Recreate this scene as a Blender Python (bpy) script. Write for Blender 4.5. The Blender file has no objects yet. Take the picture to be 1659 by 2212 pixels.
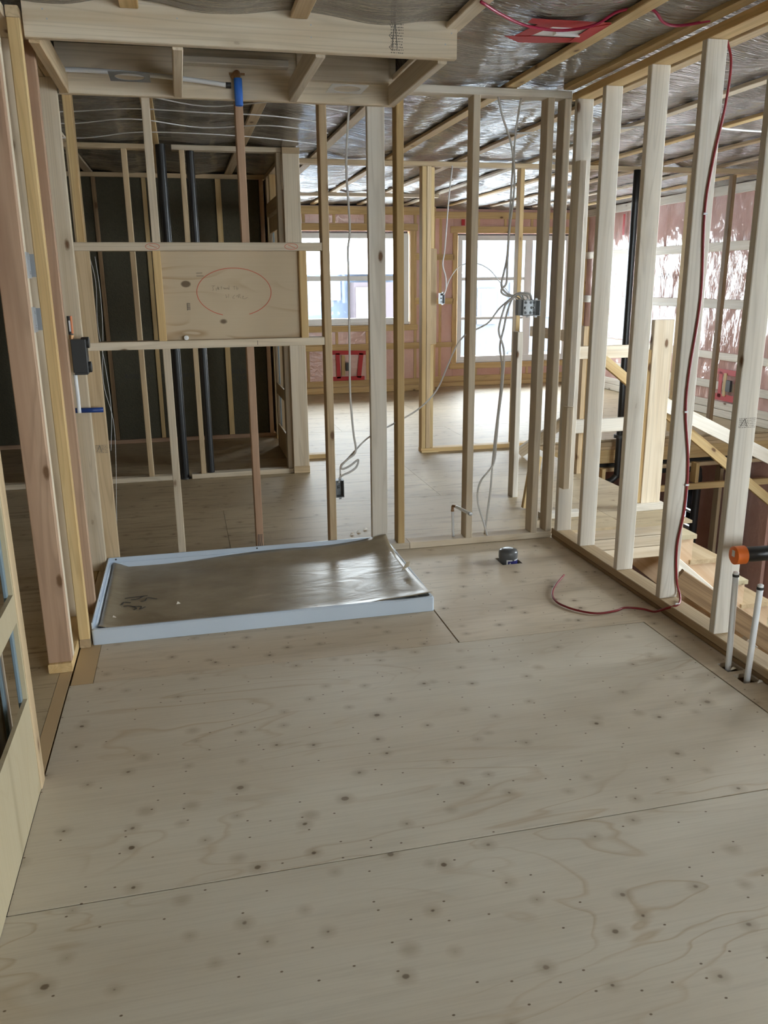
import bpy, math, random
import numpy as np
from mathutils import Matrix, Vector
random.seed(7)
S = bpy.context.scene
COL = S.collection

# ------------------------------------------------------------------ camera
YAW, PITCH, ROLL, FPX = 0.232143, 0.273288, -0.009359, 1781.28
cy, sy, cp, sp = math.cos(YAW), math.sin(YAW), math.cos(PITCH), math.sin(PITCH)
fw = Vector((sy*cp, cy*cp, -sp)); rt0 = Vector((cy, -sy, 0)); up0 = rt0.cross(fw)
cr, sr = math.cos(ROLL), math.sin(ROLL)
rt = rt0*cr + up0*sr; upv = -rt0*sr + up0*cr
cam = bpy.data.cameras.new('camera'); camo = bpy.data.objects.new('camera', cam); COL.objects.link(camo)
cm = Matrix((rt, upv, -fw)).transposed().to_4x4(); cm.translation = (0, 0, 1.49)
camo.matrix_world = cm
cam.sensor_fit = 'VERTICAL'; cam.sensor_height = 36; cam.sensor_width = 36
cam.lens = FPX/2212*36; cam.clip_start = .05; cam.clip_end = 300
S.camera = camo

# ------------------------------------------------------------------ sky (even overcast) and exposure
SKY = 19.0
wd = bpy.data.worlds.new('overcast'); S.world = wd; wd.use_nodes = True
bg = wd.node_tree.nodes['Background']; bg.inputs[0].default_value = (0.93, 0.97, 1.0, 1); bg.inputs[1].default_value = SKY
S.view_settings.view_transform = 'Standard'; S.view_settings.look = 'None'
S.view_settings.gamma = 1; S.view_settings.use_curve_mapping = False
S.view_settings.exposure = 0.5
try:
    S.cycles.max_bounces = 10; S.cycles.diffuse_bounces = 5; S.cycles.glossy_bounces = 3; S.cycles.transparent_max_bounces = 12
    S.cycles.caustics_reflective = False; S.cycles.caustics_refractive = False
except Exception: pass

def portal(loc, rot, sx, sz):
    l = bpy.data.lights.new('window_portal', 'AREA'); l.shape = 'RECTANGLE'; l.size = sx; l.size_y = sz
    l.cycles.is_portal = True
    o = bpy.data.objects.new('window_portal', l); COL.objects.link(o); o.location = loc; o.rotation_euler = rot
    return o
H = math.pi/2
portal((2.15, 11.42, 1.5), (-H, 0, 0), 1.8, 1.2)      # back window, left  (faces -Y)
portal((4.68, 11.72, 1.2), (-H, 0, 0), 1.75, 1.8)     # back window, right
portal((5.97, 4.05, 1.3), (H, 0, H), 1.85, 1.9)         # added, unseen window in the right outer wall beside the stairs (faces -X)
portal((3.2, -2.72, 1.35), (H, 0, 0), 3.4, 1.8)        # added, unseen window behind the photographer, stair side (faces +Y)

# ------------------------------------------------------------------ materials
MATS = {}
class NT:
    def __init__(s, name):
        s.m = bpy.data.materials.new(name); s.m.use_nodes = True; s.t = s.m.node_tree
        s.b = s.t.nodes['Principled BSDF']; s.out = s.t.nodes['Material Output']; MATS[name] = s.m
    def n(s, typ, **kw):
        nd = s.t.nodes.new(typ)
        for k, v in kw.items(): setattr(nd, k, v)
        return nd
    def l(s, a, b): s.t.links.new(a, b)
    def mapped(s, scale, src='Object', off=True):
        tc = s.n('ShaderNodeTexCoord'); v = tc.outputs[src]
        if off:
            oi = s.n('ShaderNodeObjectInfo'); mu = s.n('ShaderNodeMath', operation='MULTIPLY'); mu.inputs[1].default_value = 61.7
            s.l(oi.outputs['Random'], mu.inputs[0]); ad = s.n('ShaderNodeVectorMath', operation='ADD'); s.l(v, ad.inputs[0]); s.l(mu.outputs[0], ad.inputs[1]); v = ad.outputs[0]
        mp = s.n('ShaderNodeVectorMath', operation='MULTIPLY'); mp.inputs[1].default_value = scale; s.l(v, mp.inputs[0])
        return mp.outputs[0]
    def noise(s, vec, scale=1, detail=3, rough=.55, dist=0):
        nd = s.n('ShaderNodeTexNoise'); nd.inputs['Scale'].default_value = scale; nd.inputs['Detail'].default_value = detail
        nd.inputs['Roughness'].default_value = rough; nd.inputs['Distortion'].default_value = dist; s.l(vec, nd.inputs['Vector']); return nd.outputs[0]
    def ramp(s, fac, pts):
        r = s.n('ShaderNodeValToRGB'); e = r.color_ramp.elements
        while len(e) < len(pts): e.new(.5)
        for i, (p, c) in enumerate(pts): e[i].position = p; e[i].color = c if len(c) == 4 else (*c, 1)
        s.l(fac, r.inputs[0]); return r.outputs[0]
    def mix(s, fac, a, b, typ='MIX'):
        x = s.n('ShaderNodeMix', data_type='RGBA', blend_type=typ)
        for i, v in ((0, fac), (6, a), (7, b)):
            if hasattr(v, 'links'): s.l(v, x.inputs[i])
            else: x.inputs[i].default_value = v if i == 0 else (*v, 1)
        return x.outputs[2]
    def math(s, op, a, b=None, c=None):
        x = s.n('ShaderNodeMath', operation=op)
        for i, v in enumerate((a, b, c)):
            if v is None: continue
            if hasattr(v, 'links'): s.l(v, x.inputs[i])
            else: x.inputs[i].default_value = v
        return x.outputs[0]
    def voro(s, vec, scale=1, rnd=1, dim='3D'):
        x = s.n('ShaderNodeTexVoronoi', voronoi_dimensions=dim); x.inputs['Scale'].default_value = scale; x.inputs['Randomness'].default_value = rnd
        s.l(vec, x.inputs['Vector']); return x.outputs['Distance'], x.outputs['Color']
    def bump(s, h, strength=.3, dist=.01):
        b = s.n('ShaderNodeBump'); b.inputs['Strength'].default_value = strength; b.inputs['Distance'].default_value = dist
        s.l(h, b.inputs['Height']); s.l(b.outputs[0], s.b.inputs['Normal'])
    def col(s, c):
        if hasattr(c, 'links'): s.l(c, s.b.inputs['Base Color'])
        else: s.b.inputs['Base Color'].default_value = (*c, 1)
    def set(s, **kw):
        for k, v in kw.items(): s.b.inputs[k.replace('_', ' ')].default_value = v
        return s
    def vary(s, c, amt=.2):
        oi = s.n('ShaderNodeObjectInfo'); h = s.n('ShaderNodeHueSaturation'); s.l(c, h.inputs['Color'])
        mr = s.n('ShaderNodeMapRange'); s.l(oi.outputs['Random'], mr.inputs[0]); mr.inputs[3].default_value = 1-amt; mr.inputs[4].default_value = 1+amt*.6
        s.l(mr.outputs[0], h.inputs['Value']); return h.outputs[0]
    def done(s): return s.m

def plain(name, c, rough=.5, **kw):
    m = NT(name); m.col(c); m.set(Roughness=rough, **kw); return m.m

def wood(name, base, dark, vary=.16, knot=(.16, .085, .04)):
    m = NT(name)
    v = m.mapped((1, 1, 1))
    def sc(s):
        k = m.n('ShaderNodeVectorMath', operation='MULTIPLY'); k.inputs[1].default_value = s; m.l(v, k.inputs[0]); return k.outputs[0]
    broad = m.noise(sc((16, 16, .7)), 1, 3, .5, .6)
    rings = m.noise(sc((9, 9, .35)), 1, 2, .5, .4)
    ringf = m.math('FRACT', m.math('MULTIPLY', rings, 14))
    line = m.ramp(ringf, [(0, (1, 1, 1)), (.55, (1, 1, 1)), (.85, (0, 0, 0)), (1, (1, 1, 1))])
    fine = m.noise(sc((150, 150, 4)), 1, 2)
    c = m.mix(m.ramp(broad, [(.35, (0, 0, 0)), (.7, (1, 1, 1))]), base, dark)
    c = m.mix(.55, c, m.mix(line, tuple(x*.72 for x in dark), base), 'MULTIPLY') if False else m.mix(m.math('MULTIPLY', m.math('SUBTRACT', 1, line), .35), c, tuple(x*.7 for x in dark))
    c = m.mix(m.math('MULTIPLY', m.math('SUBTRACT', fine, .5), .5), c, tuple(x*.55 for x in dark))
    d, cc = m.voro(sc((7.5, 7.5, 3.4)))
    wob = m.math('ADD', d, m.math('MULTIPLY', m.noise(sc((60, 60, 40)), 1, 2), .05))
    sel = m.math('GREATER_THAN', m.n('ShaderNodeSeparateColor').outputs[0], .5)
    sep = [x for x in m.t.nodes if x.bl_idname == 'ShaderNodeSeparateColor'][0]; m.l(cc, sep.inputs[0])
    kn = m.math('MULTIPLY', m.ramp(wob, [(.085, (1, 1, 1)), (.14, (0, 0, 0))]), sel)
    halo = m.math('MULTIPLY', m.ramp(wob, [(.10, (1, 1, 1)), (.30, (0, 0, 0))]), m.math('MULTIPLY', sel, .45))
    c = m.mix(halo, c, tuple(x*.75 for x in dark)); c = m.mix(kn, c, knot)
    m.col(m.vary(c, vary)); m.set(Roughness=.62)
    m.b.inputs['Specular IOR Level'].default_value = .3
    m.bump(fine, .12, .002); return m.m

PALE = wood('spruce_pale', (.70, .61, .48), (.57, .46, .32))
YEL = wood('spruce_yellow', (.66, .49, .25), (.54, .36, .16))
PINK = wood('spruce_pink', (.47, .32, .215), (.36, .22, .14), .08)
TAN = wood('spruce_tan', (.60, .46, .29), (.46, .33, .19))
STAIN = wood('spruce_weathered', (.36, .24, .13), (.17, .10, .05))
WHITEWOOD = wood('spruce_white', (.74, .69, .61), (.65, .58, .48))

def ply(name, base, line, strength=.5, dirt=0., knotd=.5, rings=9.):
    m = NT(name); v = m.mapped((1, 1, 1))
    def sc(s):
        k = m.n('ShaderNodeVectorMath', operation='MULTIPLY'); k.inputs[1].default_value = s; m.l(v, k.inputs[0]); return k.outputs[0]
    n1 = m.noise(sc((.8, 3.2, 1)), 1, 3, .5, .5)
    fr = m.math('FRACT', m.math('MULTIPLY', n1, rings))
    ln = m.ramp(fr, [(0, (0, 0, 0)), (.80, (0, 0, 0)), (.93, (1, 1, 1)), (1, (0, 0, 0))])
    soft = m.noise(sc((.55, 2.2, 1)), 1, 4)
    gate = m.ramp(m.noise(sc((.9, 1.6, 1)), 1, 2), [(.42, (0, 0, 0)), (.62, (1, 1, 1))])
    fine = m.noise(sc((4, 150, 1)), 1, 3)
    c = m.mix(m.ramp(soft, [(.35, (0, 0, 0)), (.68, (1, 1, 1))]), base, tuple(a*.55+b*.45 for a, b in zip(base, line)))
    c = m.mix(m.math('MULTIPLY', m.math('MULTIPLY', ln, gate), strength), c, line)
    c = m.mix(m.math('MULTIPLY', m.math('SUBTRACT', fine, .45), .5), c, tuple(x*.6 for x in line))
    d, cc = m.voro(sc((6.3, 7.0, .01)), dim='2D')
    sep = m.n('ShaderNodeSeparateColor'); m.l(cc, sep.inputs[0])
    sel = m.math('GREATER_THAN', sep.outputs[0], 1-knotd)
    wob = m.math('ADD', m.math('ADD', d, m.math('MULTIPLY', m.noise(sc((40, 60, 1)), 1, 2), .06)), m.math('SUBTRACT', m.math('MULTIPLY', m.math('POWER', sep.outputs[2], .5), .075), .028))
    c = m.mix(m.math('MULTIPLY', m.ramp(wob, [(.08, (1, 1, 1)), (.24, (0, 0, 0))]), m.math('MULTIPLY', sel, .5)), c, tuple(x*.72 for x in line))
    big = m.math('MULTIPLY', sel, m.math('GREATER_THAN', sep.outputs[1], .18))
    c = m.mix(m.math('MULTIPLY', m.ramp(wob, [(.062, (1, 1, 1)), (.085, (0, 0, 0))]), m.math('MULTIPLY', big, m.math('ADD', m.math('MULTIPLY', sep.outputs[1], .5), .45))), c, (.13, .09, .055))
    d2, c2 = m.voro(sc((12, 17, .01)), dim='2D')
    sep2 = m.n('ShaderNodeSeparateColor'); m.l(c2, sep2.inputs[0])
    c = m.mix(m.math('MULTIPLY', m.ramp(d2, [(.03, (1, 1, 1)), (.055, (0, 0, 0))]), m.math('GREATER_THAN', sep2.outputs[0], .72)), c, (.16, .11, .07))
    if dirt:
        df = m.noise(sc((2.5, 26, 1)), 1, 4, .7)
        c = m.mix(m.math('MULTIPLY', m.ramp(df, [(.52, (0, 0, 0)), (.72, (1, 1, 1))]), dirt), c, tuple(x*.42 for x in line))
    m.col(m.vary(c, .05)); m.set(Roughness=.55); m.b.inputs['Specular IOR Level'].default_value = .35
    m.bump(fine, .10, .002); return m.m
PLY = ply('plywood_floor', (.60, .55, .455), (.43, .335, .225), .75, .12, .74)
PLYTAN = ply('plywood_tan', (.62, .53, .405), (.38, .28, .18), .3, .25, .75)
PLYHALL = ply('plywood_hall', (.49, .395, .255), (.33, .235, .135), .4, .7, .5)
PLYPANEL = ply('plywood_panel', (.63, .51, .35), (.42, .28, .14), .8, 0, .55, 6.)
PLYYEL = ply('plywood_yellow', (.53, .46, .31), (.42, .32, .18), .7, 0, .4)
OSBTAN = plain('osb_tan', (.50, .36, .20), .7)

def film(name, base, base2, wr, rough=.13, strength=.6, scale1=(3, 22, 3), scale2=(14, 40, 14), spec=.9):
    m = NT(name); v = m.mapped((1, 1, 1), off=False)
    def sc(s):
        k = m.n('ShaderNodeVectorMath', operation='MULTIPLY'); k.inputs[1].default_value = s; m.l(v, k.inputs[0]); return k.outputs[0]
    a = m.noise(sc(scale1), 1, 3, .5, 1.2); b = m.noise(sc(scale2), 1, 2, .5, .8); g = m.noise(sc((1.3, 1.1, 1.3)), 1, 2)
    gg = m.ramp(g, [(.38, (.12, .12, .12)), (.62, (1, 1, 1))])
    ridge = m.math('ABSOLUTE', m.math('SUBTRACT', a, .5))
    h = m.math('ADD', m.math('MULTIPLY', m.math('MULTIPLY', ridge, gg), wr), m.math('MULTIPLY', b, .3))
    m.col(m.mix(m.ramp(m.noise(sc((1.7, 1.7, 1.7)), 1, 4), [(.35, (0, 0, 0)), (.65, (1, 1, 1))]), base, base2))
    m.set(Roughness=rough); m.b.inputs['Specular IOR Level'].default_value = spec; m.b.inputs['IOR'].default_value = 1.6
    m.bump(h, strength, .03); return m.m
FILM_CEIL = film('ceiling_poly_film', (.27, .245, .215), (.17, .155, .135), 1.4, .09, .9, (2.2, 19, 3), (10, 45, 10), 1.)
FILM_PINK = film('pink_poly_film', (.66, .46, .43), (.56, .35, .31), 1.0, .12, .6, (7, 7, 2.2), (22, 22, 9), .45)
FILM_BACK = film('pink_batt_film', (.68, .43, .36), (.58, .33, .26), .6, .25, .4, (5, 5, 5), (16, 16, 16), .5)
m = NT('stone_wool'); v = m.mapped((1, 1, 1), off=False)
c = m.mix(m.noise(m.mapped((60, 60, 60), off=False), 1, 4, .8), (.05, .046, .03), (.11, .098, .062)); m.col(c); m.set(Roughness=.95); m.bump(m.noise(m.mapped((90, 90, 90), off=False), 1, 3), .6, .01)
WOOL = m.m
INK = plain('black_ink', (.055, .05, .045), .7)
STAMPINK = plain('stamp_ink', (.17, .15, .125), .7)
PENCIL = plain('pencil', (.33, .26, .18), .7)
REDINK = plain('red_marker', (.55, .10, .05), .6)
WHITEP = plain('white_acrylic', (.54, .62, .72), .18)
KRAFT = None
m = NT('kraft_paper'); v = m.mapped((1, 1, 1), off=False)
c = m.mix(m.ramp(m.noise(m.mapped((5, 9, 5), off=False), 1, 4, .6), [(.35, (0, 0, 0)), (.7, (1, 1, 1))]), (.34, .285, .20), (.25, .20, .13)); m.col(c); m.set(Roughness=.34)
m.bump(m.math('ABSOLUTE', m.math('SUBTRACT', m.noise(m.mapped((3, 7, 3), off=False), 1, 3, .5, 1.), .5)), .25, .02); KRAFT = m.m
PVC = plain('white_pvc', (.82, .83, .84), .3)
PEX = plain('white_pex', (.80, .82, .85), .3)
BLACKABS = plain('black_abs', (.012, .012, .013), .38)
DARKPL = plain('dark_plastic', (.03, .03, .03), .5)
GREYABS = plain('grey_pvc', (.10, .105, .11), .3)
STEEL = plain('galvanised_steel', (.46, .48, .50), .42, Metallic=.75)
STEELD = plain('dull_steel', (.25, .26, .27), .5, Metallic=.25)
COPPER = plain('copper', (.35, .20, .10), .4, Metallic=.8)
BLUE = plain('blue_coating', (.02, .13, .52), .45)
BLUEPEX = plain('blue_pex', (.015, .05, .22), .4)
CABLE = plain('white_cable_jacket', (.66, .65, .64), .5)
REDPEX = plain('red_wire', (.21, .008, .012), .45)
REDTAPE = plain('red_tape', (.42, .012, .012), .55)
ORANGE = plain('orange_cap', (.80, .17, .02), .45)
NAVY = plain('navy_label', (.01, .012, .14), .4)
LABELW = plain('white_label', (.72, .74, .78), .5)
LABELO = plain('orange_label', (.75, .25, .10), .5)
DARK = plain('dark_void', (.02, .017, .014), .9)
GREYFILM = plain('grey_blue_metal', (.22, .30, .36), .35, Metallic=.3)
SNOW = plain('snow', (.80, .82, .85), .9)
HOUSE1 = plain('house_blue_siding', (.030, .042, .064), .8)
HOUSE2 = plain('house_grey_siding', (.042, .046, .055), .8)
HOUSEW = plain('house_white_trim', (.11, .115, .125), .8)
HOUSED = plain('house_dark_pane', (.025, .03, .04), .3)
HOUSEB = plain('house_brick', (.03, .022, .026), .8)
m = NT('window_glass'); nt = m.t
tr = m.n('ShaderNodeBsdfTransparent'); gl = m.n('ShaderNodeBsdfGlossy'); gl.inputs['Roughness'].default_value = .03
fr = m.n('ShaderNodeFresnel'); fr.inputs[0].default_value = 1.3; mx = m.n('ShaderNodeMixShader')
tr.inputs[0].default_value = (.93, .96, .97, 1)
m.l(fr.outputs[0], mx.inputs[0]); m.l(tr.outputs[0], mx.inputs[1]); m.l(gl.outputs[0], mx.inputs[2]); m.l(mx.outputs[0], m.out.inputs[0])
GLASS = m.m

# ------------------------------------------------------------------ builders
WM = {}
def place(o, mw, parent=None):
    COL.objects.link(o)
    WM[o.name] = mw.copy()
    if parent is not None:
        o.parent = parent; o.matrix_basis = WM[parent.name].inverted() @ mw
    else: o.matrix_basis = mw
    return o
def tag(o, label=None, cat=None, group=None, kind=None):
    if label: o['label'] = label
    if cat: o['category'] = cat
    if group: o['group'] = group
    if kind: o['kind'] = kind
    return o
def root(name, loc, label, cat, group=None, kind=None):
    o = bpy.data.objects.new(name, None); o.empty_display_size = .1
    place(o, Matrix.Translation(loc)); return tag(o, label, cat, group, kind)
MC = {}
def board_mesh(w, t, L, ch=.003):
    k = (round(w, 4), round(t, 4), round(L, 4))
    if k in MC: return MC[k]
    ch = min(ch, w*.2, t*.2); a, b = w/2, t/2
    sec = [(a, b-ch), (a-ch, b), (-a+ch, b), (-a, b-ch), (-a, -b+ch), (-a+ch, -b), (a-ch, -b), (a, -b+ch)]
    vs = [(x, y, -L/2) for x, y in sec]+[(x, y, L/2) for x, y in sec]
    fs = [(i, (i+1) % 8, (i+1) % 8+8, i+8) for i in range(8)]+[tuple(range(7, -1, -1)), tuple(range(8, 16))]
    me = bpy.data.meshes.new('board'); me.from_pydata(vs, [], fs); me.update(); MC[k] = me; return me
def withmat(me, mat):
    k = (me.name, mat.name)
    if k in MC: return MC[k]
    if not me.materials: me.materials.append(mat); MC[k] = me; return me
    m2 = me.copy(); m2.materials.clear(); m2.materials.append(mat); MC[k] = m2; return m2
def lum(name, parent, a, b, w, t, wdir, mat):
    """board from a to b; w measured along wdir, t across"""
    a, b = Vector(a), Vector(b); z = (b-a); L = z.length; z.normalize()
    x = Vector(wdir); x = (x-z*x.dot(z)).normalized(); y = z.cross(x)
    o = bpy.data.objects.new(name, withmat(board_mesh(w, t, L), mat))
    mw = Matrix((x, y, z)).transposed().to_4x4(); mw.translation = (a+b)/2
    return place(o, mw, parent)
def bx(name, parent, x0, x1, y0, y1, z0, z1, mat):
    d = (abs(x1-x0), abs(y1-y0), abs(z1-z0)); c = Vector(((x0+x1)/2, (y0+y1)/2, (z0+z1)/2))
    i = max(range(3), key=lambda k: d[k])
    ax = [Vector((1, 0, 0)), Vector((0, 1, 0)), Vector((0, 0, 1))]
    j = (i+1) % 3; k = (i+2) % 3
    return lum(name, parent, c-ax[i]*d[i]/2, c+ax[i]*d[i]/2, d[j], d[k], ax[j], mat)
def mesh(name, parent, vs, fs, mat, origin=(0, 0, 0), smooth=False, mats=None, fm=None):
    me = bpy.data.meshes.new(name); og = Vector(origin)
    me.from_pydata([tuple(Vector(v)-og) for v in vs], [], fs)
    for mm in (mats or [mat]): me.materials.append(mm)
    if fm:
        for p, i in zip(me.polygons, fm): p.material_index = i
    if smooth:
        for p in me.polygons: p.use_smooth = True
    me.update(); o = bpy.data.objects.new(name, me)
    return place(o, Matrix.Translation(og), parent)
def catmull(P, n=6):
    P = [Vector(p) for p in P]
    if len(P) < 3: return P
    out = []; Q = [P[0]*2-P[1]]+P+[P[-1]*2-P[-2]]
    for i in range(1, len(Q)-2):
        p0, p1, p2, p3 = Q[i-1:i+3]
        for k in range(n):
            t = k/n; out.append(.5*((2*p1)+(p2-p0)*t+(2*p0-5*p1+4*p2-p3)*t*t+(3*p1-p0-3*p2+p3)*t**3))
    out.append(P[-1]); return out
def tube(name, parent, pts, r, mat, sides=8, smooth=True, curve=True, n=6):
    pts = catmull(pts, n) if curve else [Vector(p) for p in pts]
    vs, fs = [], []; N = len(pts); prev = None
    for i, p in enumerate(pts):
        t = (pts[min(i+1, N-1)]-pts[max(i-1, 0)]).normalized()
        if prev is None:
            a = Vector((0, 0, 1)) if abs(t.z) < .8 else Vector((1, 0, 0)); u = t.cross(a).normalized()
        else: u = (prev-t*prev.dot(t)).normalized()
        prev = u; w = t.cross(u)
        for k in range(sides):
            an = 2*math.pi*k/sides; vs.append(p+(u*math.cos(an)+w*math.sin(an))*r)
    for i in range(N-1):
        for k in range(sides):
            fs.append((i*sides+k, i*sides+(k+1) % sides, (i+1)*sides+(k+1) % sides, (i+1)*sides+k))
    fs.append(tuple(range(sides-1, -1, -1))); fs.append(tuple(range((N-1)*sides, N*sides)))
    return mesh(name, parent, vs, fs, mat, origin=pts[0], smooth=smooth)
def lathe(name, parent, loc, axis, prof, mat, sides=24, smooth=True):
    """prof: list of (radius, height along axis)"""
    ax = Vector(axis).normalized(); a = Vector((0, 0, 1)) if abs(ax.z) < .8 else Vector((1, 0, 0))
    u = ax.cross(a).normalized(); w = ax.cross(u); vs, fs = [], []; loc = Vector(loc)
    for r, h in prof:
        for k in range(sides):
            an = 2*math.pi*k/sides; vs.append(loc+ax*h+(u*math.cos(an)+w*math.sin(an))*max(r, 1e-4))
    for i in range(len(prof)-1):
        for k in range(sides): fs.append((i*sides+k, i*sides+(k+1) % sides, (i+1)*sides+(k+1) % sides, (i+1)*sides+k))
    fs.append(tuple(range(sides-1, -1, -1))); n = len(prof)-1; fs.append(tuple(range(n*sides, (n+1)*sides)))
    o = mesh(name, parent, vs, fs, mat, origin=loc, smooth=smooth)
    if smooth:
        try: o.data.set_sharp_from_angle(angle=math.radians(40))
        except Exception: pass
    return o
def ribbon(name, parent, strokes, w, normal, mat, lift=.0012, curve=True):
    """flat pen strokes lying on a surface"""
    nrm = Vector(normal).normalized(); vs, fs = [], []
    for st in strokes:
        p = catmull(st, 5) if curve and len(st) > 2 else [Vector(q) for q in st]
        base = len(vs)
        for i in range(len(p)):
            t = (p[min(i+1, len(p)-1)]-p[max(i-1, 0)])
            if t.length < 1e-7: t = Vector((1, 0, 0))
            s = nrm.cross(t.normalized())*w/2
            vs += [p[i]+s+nrm*lift, p[i]-s+nrm*lift, p[i]-s, p[i]+s]
        for i in range(len(p)-1):
            b = base+4*i
            for k in range(4): fs.append((b+k, b+(k+1) % 4, b+4+(k+1) % 4, b+4+k))
    return mesh(name, parent, vs, fs, mat, origin=vs[0])
def text(name, parent, s, size, mw, mat, ext=.0006):
    cu = bpy.data.curves.new('t', 'FONT'); cu.body = s; cu.size = size; cu.extrude = ext
    to = bpy.data.objects.new('t', cu); COL.objects.link(to)
    dg = bpy.context.evaluated_depsgraph_get(); me = bpy.data.meshes.new_from_object(to.evaluated_get(dg))
    bpy.data.objects.remove(to); me.materials.clear(); me.materials.append(mat)
    return place(bpy.data.objects.new(name, me), mw, parent)
def slab(name, parent, xs, ys, z0, z1, mat, holes=()):
    """sheet with rectangular holes given as cell indices of the xs/ys grid"""
    vs, fs = [], []; nx, ny = len(xs), len(ys)
    idx = lambda i, j, k: (j*nx+i)*2+k
    for y in ys:
        for x in xs: vs += [(x, y, z0), (x, y, z1)]
    ok = lambda i, j: 0 <= i < nx-1 and 0 <= j < ny-1 and (i, j) not in holes
    for j in range(ny-1):
        for i in range(nx-1):
            if not ok(i, j): continue
            fs.append((idx(i, j, 1), idx(i+1, j, 1), idx(i+1, j+1, 1), idx(i, j+1, 1)))
            fs.append((idx(i, j, 0), idx(i, j+1, 0), idx(i+1, j+1, 0), idx(i+1, j, 0)))
            if not ok(i, j-1): fs.append((idx(i, j, 0), idx(i+1, j, 0), idx(i+1, j, 1), idx(i, j, 1)))
            if not ok(i+1, j): fs.append((idx(i+1, j, 0), idx(i+1, j+1, 0), idx(i+1, j+1, 1), idx(i+1, j, 1)))
            if not ok(i, j+1): fs.append((idx(i+1, j+1, 0), idx(i, j+1, 0), idx(i, j+1, 1), idx(i+1, j+1, 1)))
            if not ok(i-1, j): fs.append((idx(i, j+1, 0), idx(i, j, 0), idx(i, j, 1), idx(i, j+1, 1)))
    return mesh(name, parent, vs, fs, mat, origin=((xs[0]+xs[-1])/2, (ys[0]+ys[-1])/2, z1))
RNG = np.random.RandomState(3)
_T = RNG.rand(256, 256)
def vnoise(x, y):
    xi = np.floor(x).astype(int); yi = np.floor(y).astype(int); fx = x-xi; fy = y-yi
    fx = fx*fx*(3-2*fx); fy = fy*fy*(3-2*fy); g = lambda i, j: _T[i % 256, j % 256]
    return (g(xi, yi)*(1-fx)+g(xi+1, yi)*fx)*(1-fy)+(g(xi, yi+1)*(1-fx)+g(xi+1, yi+1)*fx)*fy
def gridmesh(name, parent, V, mat, origin, smooth=True, flip=False):
    ny, nx, _ = V.shape; me = bpy.data.meshes.new(name)
    vs = (V.reshape(-1, 3)-np.array(origin)); i = np.arange(nx*ny).reshape(ny, nx)
    q = np.stack([i[:-1, :-1], i[:-1, 1:], i[1:, 1:], i[1:, :-1]], -1).reshape(-1, 4)
    if flip: q = q[:, ::-1]
    me.from_pydata(vs.tolist(), [], q.tolist()); me.materials.append(mat)
    if smooth: me.polygons.foreach_set('use_smooth', [True]*len(me.polygons))
    me.update(); return place(bpy.data.objects.new(name, me), Matrix.Translation(origin), parent)

T = .038; W4 = .089
# ------------------------------------------------------------------ floor
FL = root('floor', (0, 3, 0), 'plywood subfloor running through the framed rooms', 'floor', kind='structure')
def sheet(xs, ys, mat=PLY, z=0., holes=(), name='plywood_sheet'):
    return slab(name, FL, xs, ys, z-.018, z, mat, holes)
g = .0022
sheet([-1.42, 1.02], [-2.7, .60], PLY); sheet([1.02+g, 2.16], [-2.7, .60]); sheet([-3.5, -1.42-g], [-2.7, 1.846])
sheet([-1.42, 2.16], [.60+g, 1.846], PLY)
sheet([-.521, 1.922], [1.846+.0045, 3.079], PLY)
sheet([1.922+.006, 1.985, 2.055, 2.16], [1.8505, 2.455, 2.53, 2.555, 2.63, 3.50], PLYTAN, 0, [(1, 1), (1, 3)])
sheet([1.056, 1.597, 1.712, 1.922+.006, 2.16], [3.0825, 3.5+g, 3.966, 4.085, 4.46], PLYTAN, 0, [(1, 2), (3, 0)])
sheet([-.434, 1.049], [3.0805, 4.46], PLYTAN)
sheet([-.518, -.436], [3.083, 4.46], OSBTAN); sheet([-.572, -.527], [2.40, 4.46], OSBTAN)
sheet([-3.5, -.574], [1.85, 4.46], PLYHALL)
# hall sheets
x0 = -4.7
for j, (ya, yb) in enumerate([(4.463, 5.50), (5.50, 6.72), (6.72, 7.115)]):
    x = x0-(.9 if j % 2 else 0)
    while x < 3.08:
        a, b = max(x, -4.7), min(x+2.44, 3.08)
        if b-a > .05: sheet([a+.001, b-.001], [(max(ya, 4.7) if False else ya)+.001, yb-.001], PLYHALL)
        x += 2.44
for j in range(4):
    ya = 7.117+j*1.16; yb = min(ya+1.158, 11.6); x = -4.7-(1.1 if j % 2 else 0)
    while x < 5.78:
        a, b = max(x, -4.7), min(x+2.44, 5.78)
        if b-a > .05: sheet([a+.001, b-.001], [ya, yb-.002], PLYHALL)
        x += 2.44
# deck under the sheets and rims round the stairwell
bx('subfloor_deck', FL, -4.7, 2.14, -2.7, 4.66, -.29, -.26, DARK)
bx('subfloor_deck', FL, -4.7, 3.05, 4.68, 7.08, -.29, -.26, DARK)
bx('subfloor_deck', FL, -4.7, 5.75, 7.2, 11.6, -.29, -.26, DARK)
for k, (z0, z1, mt) in enumerate([(-.078, -.020, YEL), (-.146, -.081, PALE), (-.222, -.149, PALE), (-.30, -.225, PALE)]):
    bx('rim_board', FL, 2.16, 3.075, 4.66, 4.70, z0, z1, mt)
bx('rim_board', FL, 2.12, 2.158, -2.7, 4.655, -.29, -.019, TAN)
bx('rim_cleat', FL, 2.52, 2.88, 4.645, 4.66, -.055, -.02, YEL)
bx('rim_board', FL, 3.04, 3.078, 4.705, 7.10, -.29, -.02, TAN)
bx('edge_plate', FL, 3.1, 5.74, 7.085, 7.115, -.062, -.019, TAN); bx('edge_plate', FL, 3.1, 5.74, 7.10, 7.16, -.098, -.064, TAN)
bx('edge_beam', FL, 3.1, 5.74, 7.118, 7.158, -.235, -.10, YEL)

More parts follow.
